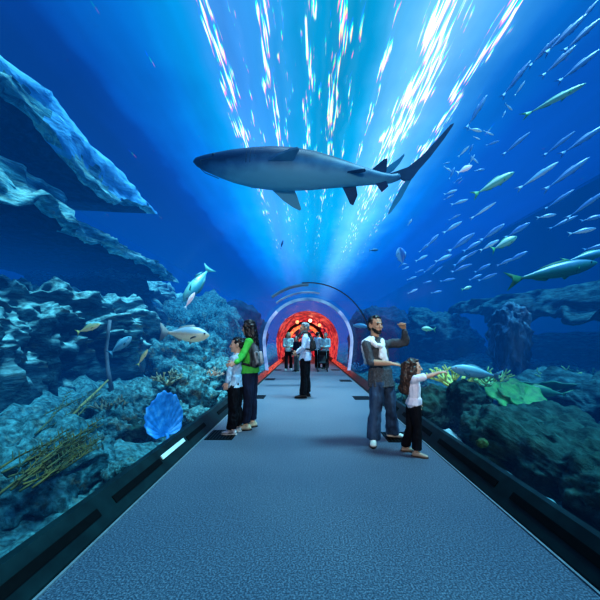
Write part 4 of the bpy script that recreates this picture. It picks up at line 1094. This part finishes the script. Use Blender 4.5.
big_fish('jack_fish', 'pale green fish cut by the right picture edge, above the largest green fish', 588, 256, 52, 14, 5.0, .16, .1, [fish_mat('jack_skin_pale', (.10, .45, .30), (.10, .42, .48), (.2, .55, .75), .08), FB['green'][1], FB['silver'][2]])
big_fish('reef_fish', 'blue grey fish swimming just past the girl\'s fingertips', 474, 372, 46, 170, 4.9, .26, .13, 'blue')
big_fish('reef_fish', 'tiny greenish fish right of the raised fist', 428, 329, 13, 175, 6.5, .36, .16, 'green')
big_fish('reef_fish', 'dark green fish with a thin tail lying above the plate corals', 541, 391, 50, 172, 4.75, .20, .12, [fish_mat('dark_green_fish', (.05, .34, .22), (.04, .28, .18), (.03, .2, .14), .08), FB['green'][1], FB['silver'][2]])
big_fish('reef_fish', 'small yellow fish before the dark rock wall on the left', 89, 328, 23, 22, 4.0, .27, .13, 'yellow')
big_fish('reef_fish', 'blue green fish slanting below the small yellow one, left', 121, 345, 26, 40, 4.3, .34, .15, 'blue')
big_fish('reef_fish', 'slim brown fish by the foot of the dark rock wall', 143, 357, 18, 60, 4.8, .2, .12, 'yellow')
GRP = [fish_mat('grouper_skin', (.90, .80, .50), (.62, .50, .32), (.28, .40, .46), .12, emit=.08), mat('grouper_fin', (.35, .34, .30), None, 5, .6), FB['silver'][2]]
big_fish('grouper', 'stout yellowish grouper hovering over the left reef', 187, 334, 44, -4, 6.4, .36, .22, GRP, fork=.12)
DIV = [fish_mat('diving_skin', (.20, .62, .55), (.10, .46, .46), (.05, .32, .40), .12, emit=.03), mat('diving_fin', (.10, .42, .40), None, 5, .6), FB['silver'][2]]
big_fish('reef_fish', 'green fish bending down towards the reef, left of the vault centre', 197, 283, 46, 238, 6.8, .26, .16, DIV, bend=.42, fork=.2, yaw=-.2, roll=PI)
big_fish('reef_fish', 'white and pink fish at the mouth of the down-swimming green fish', 190, 300, 18, 60, 6.4, .22, .14, [fish_mat('pink_white', (1, .8, .8), (.9, .7, .72), (.85, .9, .95), .04, emit=.25), FB['white'][1], FB['silver'][2]])
big_fish('shadow_fish', 'tiny dark fish hanging below the shark\'s belly', 282, 244, 9, 75, 8.5, .2, .12, [mat('dark_fish', (.02, .12, .28), None, 5, .6)] * 2 + [FB['silver'][2]])
big_fish('shadow_fish', 'tiny dark fish drifting below the shark\'s tail', 374, 250, 9, 5, 8.5, .3, .14, [mat('dark_fish_b', (.03, .2, .36), None, 5, .6)] * 2 + [FB['silver'][2]])
big_fish('reef_fish', 'faint blue flat fish between the school and the shark tail', 401, 256, 18, 100, 7.0, .5, .1, 'pale')
big_fish('reef_fish', 'hazy green fish swimming left of the bearded man\'s head', 362, 326, 18, 175, 12.9, .26, .12, [fish_mat('haze_fish', (.1, .45, .5), (.08, .4, .5), (.05, .3, .5), .1), FB['blue'][1], FB['silver'][2]])

# =================================================================== PEOPLE
SK = mat('skin', (.62, .40, .29), (.55, .34, .25), 8, .5)
SKT = mat('tan_skin', (.50, .31, .21), (.44, .26, .17), 8, .5)
EYE = mat('dark_eye', (.02, .015, .012), None, 5, .2); LIP = mat('lip', (.42, .18, .15), None, 5, .5)
BLK = mat('black_cloth', (.010, .011, .016), (.005, .006, .009), 14, .8, spec=.15)
def MM(skin, shirt, trousers, hair, shoe, sole=None):
    return {'skin': skin, 'eye': EYE, 'lip': LIP, 'shirt': shirt, 'trousers': trousers, 'hair': hair, 'shoe': shoe, 'sole': sole or WSOLE}
WSOLE = mat('pale_sole', (.70, .70, .66), None, 9, .6); DSOLE = mat('dark_sole', (.02, .02, .022), None, 9, .6)
HBLK = mat('black_hair', (.022, .016, .014), (.008, .006, .006), 40, .38, spec=.5, stretch=(1, 1, .15))
HBRN = mat('brown_hair', (.085, .045, .030), (.028, .015, .010), 30, .42, spec=.5)
HGRY = mat('grey_hair', (.24, .26, .28), (.14, .15, .17), 30, .6)
HWHT = mat('white_hair', (.66, .66, .64), (.45, .45, .45), 30, .6)
HBLO = mat('blonde_hair', (.55, .46, .26), (.36, .28, .15), 30, .5)
CHAR = mat('charcoal_knit', (.095, .108, .125), (.045, .052, .062), 60, .85, bump=.4)
JEAN = mat('blue_jeans', (.06, .125, .215), (.013, .028, .06), 8, .8, bump=.3, bscale=60, stretch=(1, 1, .5))
WHT = mat('white_cloth', (.80, .82, .84), (.62, .66, .70), 8, .8, bump=.2)

# -- the bearded man
def jts(d, **k):
    return {n: P(a, b, d + dy) for n, (a, b, dy) in k.items()}
d = 4.19
J = jts(d, head=(375.6, 325.5, -.02), neck=(375.2, 338.5, 0), chest=(377.5, 350, 0), waist=(380, 367, 0), pelvis=(382, 381, 0),
        shL=(387.5, 344, .15), elL=(405.5, 342.6, .16), wrL=(404.2, 331.0, .05), shR=(366.2, 344.5, -.14), elR=(371.0, 362.5, -.20), wrR=(390.5, 363.5, -.33),
        hipL=(387, 384, .07), knL=(391.0, 411, .06), anL=(392.5, 433.5, .22), toeL=(401, 437, .18), hipR=(378, 384, -.07), knR=(376, 412, -.10), anR=(373.0, 438.5, -.04), toeR=(373.5, 446, -.40))
fm = V((.60, -.80, 0))
man = human('person', 'bearded man in charcoal jumper and jeans with a white jumper round his shoulders, fist raised', J, fm, V((.40, -.90, .04)), 1.0, 1.08,
      MM(SKT, CHAR, JEAN, HBLK, mat('cream_shoe', (.74, .72, .64), (.6, .58, .5), 8, .6), DSOLE), .0065, hem=.088,
      handL={'d': V((-.15, -.1, 1)), 'n': V((-.75, -.6, .0)), 't': V((-.5, .8, .1)), 'curl': (1.35, 1.4, 1.4, 1.4), 'tc': .6},
      handR={'d': V((.95, .05, -.12)), 'n': V((-.0, .3, -1)), 't': V((.25, .95, 0)), 'curl': (.35, .35, .4, .45), 'tc': .2}, shirt_len=.06, beard=True, crease=.014, wide=1.12, sleeveR=.60)
# the white jumper tied round his shoulders
r0 = man.location
def W(px, py, dy): return P(px, py, d + dy) - r0
sw = [[ell(W(371, 338.5, -.10), (.05, .05, .035)), ell(W(365.5, 343, -.12), (.06, .06, .05)), ell(W(364.5, 352, -.13), (.035, .05, .04))],
      [ell(W(364.8, 351, -.10), (.030, .06, .04)), ell(W(366.0, 362, -.02), (.03, .05, .04))],
      [ell(W(371, 338.5, .06), (.05, .05, .04)), ell(W(365.5, 344, .02), (.05, .08, .06)), ell(W(366, 356, .05), (.03, .06, .04))],
      [ell(W(369.5, 338.5, -.11), (.045, .04, .03)), ell(W(376.5, 345.5, -.19), (.036, .03, .03))],
      [ell(W(376.5, 345.5, -.19), (.034, .03, .032)), ell(W(382.5, 346.5, -.12), (.032, .03, .034))],
      [ell(W(381, 340.5, -.0), (.04, .05, .03)), ell(W(383.3, 346, -.11), (.034, .03, .034))],
      [ell(W(383, 346, -.125), (.034, .026, .04)), ell(W(383.6, 355, -.145), (.040, .026, .04)), ell(W(385.6, 363, -.15), (.044, .024, .03))],
      [ell(W(381.5, 347, -.135), (.028, .024, .04)), ell(W(380.6, 357, -.165), (.032, .022, .03))]]
blob('draped_jumper', sw, .009, WHT, man, smooth=3, disp=(.012, 16, (1, 1, .6)))['label'] = 'white jumper knotted round the shoulders'

# -- the girl
d = 3.757
J = jts(d, head=(413.2, 367.6, 0), neck=(411.8, 378.0, 0), chest=(413.8, 386, 0), waist=(414.2, 397, 0), pelvis=(413.6, 405, 0),
        shR=(414.6, 378.8, -.10), elR=(428.8, 376.0, -.14), wrR=(439.0, 372.6, -.14), shL=(413.6, 379.4, .10), elL=(411.5, 392, .15), wrL=(416, 402, .17),
        hipR=(415.2, 408, -.05), knR=(417.5, 429, -.05), anR=(416.5, 449.6, -.06), toeR=(424.5, 452, -.10), hipL=(411.5, 408, .05), knL=(410.0, 428.5, .05), anL=(405.5, 445.6, .12), toeL=(414, 448, .10))
fg = V((.98, -.18, 0))
girl = human('person', 'girl with long curly dark hair in a white t-shirt, pointing at the reef', J, fg, V((.96, -.28, .04)), .66, .92,
      MM(SK, mat('white_tee', (.84, .84, .90), (.66, .68, .78), 7, .8), BLK, HBRN, mat('tan_sandal', (.42, .32, .24), None, 8, .6), mat('sandal_sole', (.10, .07, .05), None, 8, .7)), .0052, hair='curly', sleeves='short', hem=.085,
      handR={'d': V((1, -.05, .14)), 'n': V((0, .25, -1)), 't': V((.1, 1, .2)), 'curl': (.04, .75, .95, 1.0), 'tc': .4, 's': 1.05}, shirt_len=-.02, hairdisp=(.026, 15, (1, 1, .8)), shoe_name='sandal', shirt_name='tshirt', crease=.010)

# -- the woman and the boy
d = 4.8
J = jts(d, head=(248.6, 328, 0), neck=(250.2, 338.0, 0), chest=(250.8, 348, 0), waist=(250.6, 361, 0), pelvis=(249.8, 371, 0),
        shL=(248.6, 341.8, -.13), elL=(242.8, 355.5, -.22), wrL=(236.6, 362.2, -.36), shR=(252.2, 341.6, .14), elR=(249, 355, .22), wrR=(243, 361, .16),
        hipL=(248.2, 374, -.07), knL=(248.2, 399, -.06), anL=(246.0, 422.8, -.02), toeL=(238, 426, -.03), hipR=(251.4, 374, .07), knR=(252.4, 398, .10), anR=(252.2, 419.0, .16), toeR=(244, 422, .12))
fw = V((-.93, .36, 0))
woman = human('person', 'woman with long black hair and a bright green top, her arm round the boy', J, fw, V((-.95, .30, -.08)), .95, 1.0,
      MM(SK, mat('green_top', (.10, .62, .10), (.05, .42, .06), 6, .75), mat('dark_jeans', (.014, .028, .070), (.006, .010, .026), 5, .8), HBLK, mat('beige_shoe', (.62, .56, .38), (.4, .4, .3), 8, .6), DSOLE), .0075, hair='long', hem=.075,
      handL={'d': V((-.8, -.2, -.35)), 'n': V((.2, .95, 0)), 't': V((0, .2, 1)), 'curl': (.4, .45, .45, .5), 'tc': .2}, shirt_len=.02)
# backpack (a thing of its own)
def backpack(loc, f, s, label, mbody, mpocket, mstrap, sh_pts=None):
    R = frame(f); t = empty('backpack', loc, label, 'backpack')
    def e(p, r): return ell(R @ V(p) * s, tuple(x * s for x in r), R)
    blob('bag', [[e((0, -.02, -.16), (.15, .075, .05)), e((0, 0, .06), (.14, .07, .07)), e((0, .03, .17), (.095, .045, .05))]], .012, mbody, t, smooth=3, disp=(.010, 12, (1, 1, 1)))
    for q in (-1, 1):
        blob('pocket', [[e((q * .065, -.075, -.12), (.055, .05, .05)), e((q * .06, -.06, .02), (.05, .04, .04))]], .012, mpocket, t, smooth=3)
    for q in (-1, 1):
        bm = bmesh.new(); pts = [(q * .07, .02, .17), (q * .09, .10, .25), (q * .105, .20, .24), (q * .115, .285, .14), (q * .12, .27, .0), (q * .125, .15, -.14), (q * .12, .02, -.17)]
        tube(bm, [R @ V(p) * s for p in pts], [.02 * s] * 7, 8); obj('strap', bm, mstrap, t, smooth=True)
    bm = bmesh.new(); tube(bm, [R @ V(p) * s for p in ((-.04, .02, .21), (0, .02, .25), (.04, .02, .21))], [.010 * s] * 3, 6); obj('handle', bm, mstrap, t, smooth=True)
    return t
PATT = mat('patterned_nylon', (.20, .21, .23), (.006, .007, .010), 7, .6, detail=2, stretch=(1.6, 1.6, .5))
GRYP = mat('grey_white_fabric', (.46, .48, .50), (.012, .012, .015), 10, .6, detail=2, stretch=(1.6, 1.6, .5))
BPK = mat('black_nylon', (.012, .013, .017), (.03, .032, .036), 9, .5)
backpack(P(255.0, 354.5, 4.72), fw, .92, 'black and grey patterned backpack on the back of the woman in green', PATT, GRYP, BPK)

d = 4.6
J = jts(d, head=(236.8, 345, 0), neck=(236.6, 353.6, 0), chest=(235.6, 362, 0), waist=(234.8, 374, 0), pelvis=(234.6, 384, 0),
        shL=(234.8, 358.2, -.12), elL=(230.2, 371.0, -.16), wrL=(227.4, 381.5, -.18), shR=(236.6, 357.6, .12), elR=(233, 371, .16), wrR=(229, 381, .15),
        hipL=(233.6, 388, -.06), knL=(233.4, 408, -.06), anL=(232.0, 428.3, -.04), toeL=(224, 432, -.04), hipR=(236.4, 388, .06), knR=(237.2, 407, .07), anR=(237.0, 424.5, .12), toeR=(229, 428, .10))
human('person', 'dark haired boy in a pale blue jacket held by the woman in green', J, V((-1, .05, 0)), V((-.97, -.22, -.02)), .80, .95,
      MM(SK, mat('pale_blue_jacket', (.50, .66, .78), (.28, .46, .62), 5, .6, bump=.3), BLK, HBLK, mat('trainer_white', (.60, .62, .64), (.06, .07, .08), 14, .5), WSOLE), .007, hem=.095, shirt_len=.05, crease=.02, shoe_name='trainer', shirt_name='jacket', slim_legs=1.08)

# -- man standing in mid tunnel
d = 7.51
J = jts(d, head=(304.4, 328.3, 0), neck=(305.6, 334.8, 0), chest=(306.2, 341, 0), waist=(306.0, 351, 0), pelvis=(305.0, 358, 0),
        shL=(305.2, 337.8, -.19), elL=(303.6, 347.6, -.24), wrL=(297.6, 352.4, -.16), shR=(307.2, 337.6, .19), elR=(304, 347, .26), wrR=(297.6, 351.5, .12),
        hipL=(304.2, 360.5, -.09), knL=(304.0, 377.5, -.09), anL=(303.2, 394.3, -.10), toeL=(297.4, 397, -.10), hipR=(306.0, 360.5, .09), knR=(306.8, 377, .10), anR=(307.0, 391.6, .12), toeR=(301, 394, .10))
fp = V((-.96, -.22, 0))
human('person', 'grey haired man in a pale blue shirt and black trousers standing alone in mid tunnel', J, fp, V((-.95, -.3, -.05)), 1.03, 1.12,
      MM(SKT, mat('pale_blue_shirt', (.56, .66, .82), (.40, .52, .72), 5, .7), BLK, HGRY, mat('black_shoe', (.012, .012, .014), None, 8, .4), DSOLE), .010, hem=.085, shirt_len=.05, wide=1.05, beard=True)
backpack(P(310.6, 342.5, 7.5), fp, 1.0, 'dark backpack on the back of the man in the pale blue shirt', BPK, BPK, BPK)
# -- people near the far ring
def far(px, d, h, f, M, label, **k):
    hz = V((f[0], f[1], 0))
    kw = dict(voxel=.012, hem=.08); kw.update(k)
    st = kw.pop('step', 0.0); ar = kw.pop('arms', 'down')
    J = stand((px - 306) * d / 320.0, d, h, hz, ar, step=st)
    return human('person', label, J, hz, hz, h / 1.75, h / 1.75 * 1.08, M, **kw)
BSH = mat('dark_shoe', (.02, .02, .022), None, 8, .5); GSH = mat('grey_shoe', (.5, .52, .52), None, 8, .5)
far(288.6, 14.4, 1.70, (-.1, -1), MM(SK, mat('mint_white_top', (.62, .80, .76), (.5, .7, .66), 5, .7), BLK, HBLO, GSH), 'blonde woman in a pale mint top and dark leggings by the far ring', step=.14, hair='long', wide=.95, shirt_len=.06, arms='front')
far(296.8, 13.6, 1.52, (-.75, -.66), MM(SK, mat('navy_top', (.012, .018, .045), None, 6, .7), mat('olive_trousers', (.16, .20, .19), (.10, .13, .12), 5, .8), HWHT, BSH), 'white haired person in a navy top and olive trousers beside the blonde woman', shirt_len=.04)
far(317.6, 15.2, 1.74, (.75, .66), MM(SK, mat('white_shirt', (.66, .78, .84), (.5, .66, .76), 5, .7), BLK, HBLK, BSH), 'dark haired man in a white shirt by the right end of the tunnel', arms='front', shirt_len=.04)
far(325.6, 14.6, 1.68, (-.5, -.86), MM(SK, mat('pale_teal_top', (.52, .74, .76), (.40, .60, .64), 5, .7), BLK, HGRY, BSH), 'grey haired person in a pale teal top with the pushchair by the far right', arms='front', shirt_len=.04, wide=1.0)
# pushchair
st = empty('pushchair', ((322.3 - 306) * 13.9 / 320, 13.9, 0), 'small dark pushchair in front of the grey haired person at the far right', 'pushchair')
GR = mat('pushchair_frame', (.10, .11, .12), None, 8, .4, metal=.6); FAB = mat('pushchair_fabric', (.02, .024, .03), (.05, .05, .055), 9, .8)
bm = bmesh.new()
for s in (-1, 1):
    tube(bm, [(s * .2, -.28, .10), (s * .2, .08, .45), (s * .2, .33, .95), (s * .18, .40, .98)], [.014] * 4, 6); tube(bm, [(s * .2, .30, .10), (s * .2, -.05, .50), (s * .2, -.12, .56)], [.014] * 3, 6)
tube(bm, [(-.18, .40, .98), (.18, .40, .98)], [.016, .016], 6); tube(bm, [(-.2, .3, .1), (.2, .3, .1)], [.012, .012], 6)
obj('frame', bm, GR, st, smooth=True)
blob('seat', [[ell((0, -.08, .36), (.17, .14, .03)), ell((0, .10, .36), (.17, .05, .05))], [ell((0, .10, .36), (.17, .04, .05)), ell((0, .22, .74), (.16, .03, .05))]], .014, FAB, st)
blob('hood', [[ell((0, .22, .76), (.18, .05, .10)), ell((0, .06, .86), (.17, .12, .05))]], .014, FAB, st)
for x, y in ((-.2, -.3), (.2, -.3), (-.2, .32), (.2, .32)):
    bm = bmesh.new(); bmesh.ops.create_cone(bm, cap_ends=True, segments=20, radius1=.09, radius2=.09, depth=.035, matrix=Matrix.Translation((x, y, .09)) @ Matrix.Rotation(PI / 2, 4, 'Y'))
    w = obj('wheel', bm, BSH, st)
    bm = bmesh.new(); bmesh.ops.create_cone(bm, cap_ends=True, segments=14, radius1=.05, radius2=.05, depth=.045, matrix=Matrix.Translation((x, y, .09)) @ Matrix.Rotation(PI / 2, 4, 'Y'))
    obj('hub', bm, GSH, w)

# =================================================================== LIGHT
def lamp(name, kind, loc, energy, col, rot=None, **k):
    l = bpy.data.lights.new(name, kind); l.energy = energy; l.color = col
    for a, b in k.items(): setattr(l, a, b)
    o = bpy.data.objects.new(name, l); C.objects.link(o); o.location = loc
    if rot is not None: o.rotation_euler = rot
    return o
def aim(o, v): o.rotation_euler = V(v).to_track_quat('-Z', 'Y').to_euler()
s = lamp('pool_hall_sun', 'SUN', (0, 0, 12), 5.2, (.42, .90, 1.0), angle=math.radians(14)); aim(s, (-.42, .10, -.9))
a = lamp('front_fill_light', 'AREA', (.2, -2.0, 2.55), 30, (1.0, .93, .86), shape='RECTANGLE', size=2.0, size_y=.7, spread=math.radians(62)); aim(a, (0.02, 1, -.10))  # unseen fill lamp added behind the camera to brighten the people
p = lamp('walkway_fill_spot', 'SPOT', (.6, 7.6, 26), 60000, (.72, .95, 1.0), spot_size=math.radians(19), spot_blend=.9, shadow_soft_size=1.6); aim(p, (-.03, .02, -1))  # unseen spot added far overhead to brighten the middle of the carpet
a = lamp('hall_light', 'AREA', (AX, 22.0, 2.85), 30, (1, .28, .12), shape='RECTANGLE', size=1.4, size_y=1.4); aim(a, (0, -.1, -1))
w = bpy.data.worlds.new('World'); scn.world = w; w.use_nodes = True
bg = w.node_tree.nodes['Background']; bg.inputs[0].default_value = (.02, .10, .30, 1); bg.inputs[1].default_value = .25

cam = bpy.data.cameras.new('Camera'); cam.sensor_width = 36; cam.lens = 19.2; cam.shift_x = -.01; cam.shift_y = .0667; cam.clip_start = .05
co = bpy.data.objects.new('Camera', cam); C.objects.link(co); co.location = (0, 0, H); co.rotation_euler = (PI / 2, 0, 0)
scn.camera = co
scn.view_settings.view_transform = 'Standard'
scn.view_settings.look = 'Medium High Contrast'
scn.cycles.transparent_max_bounces = 24
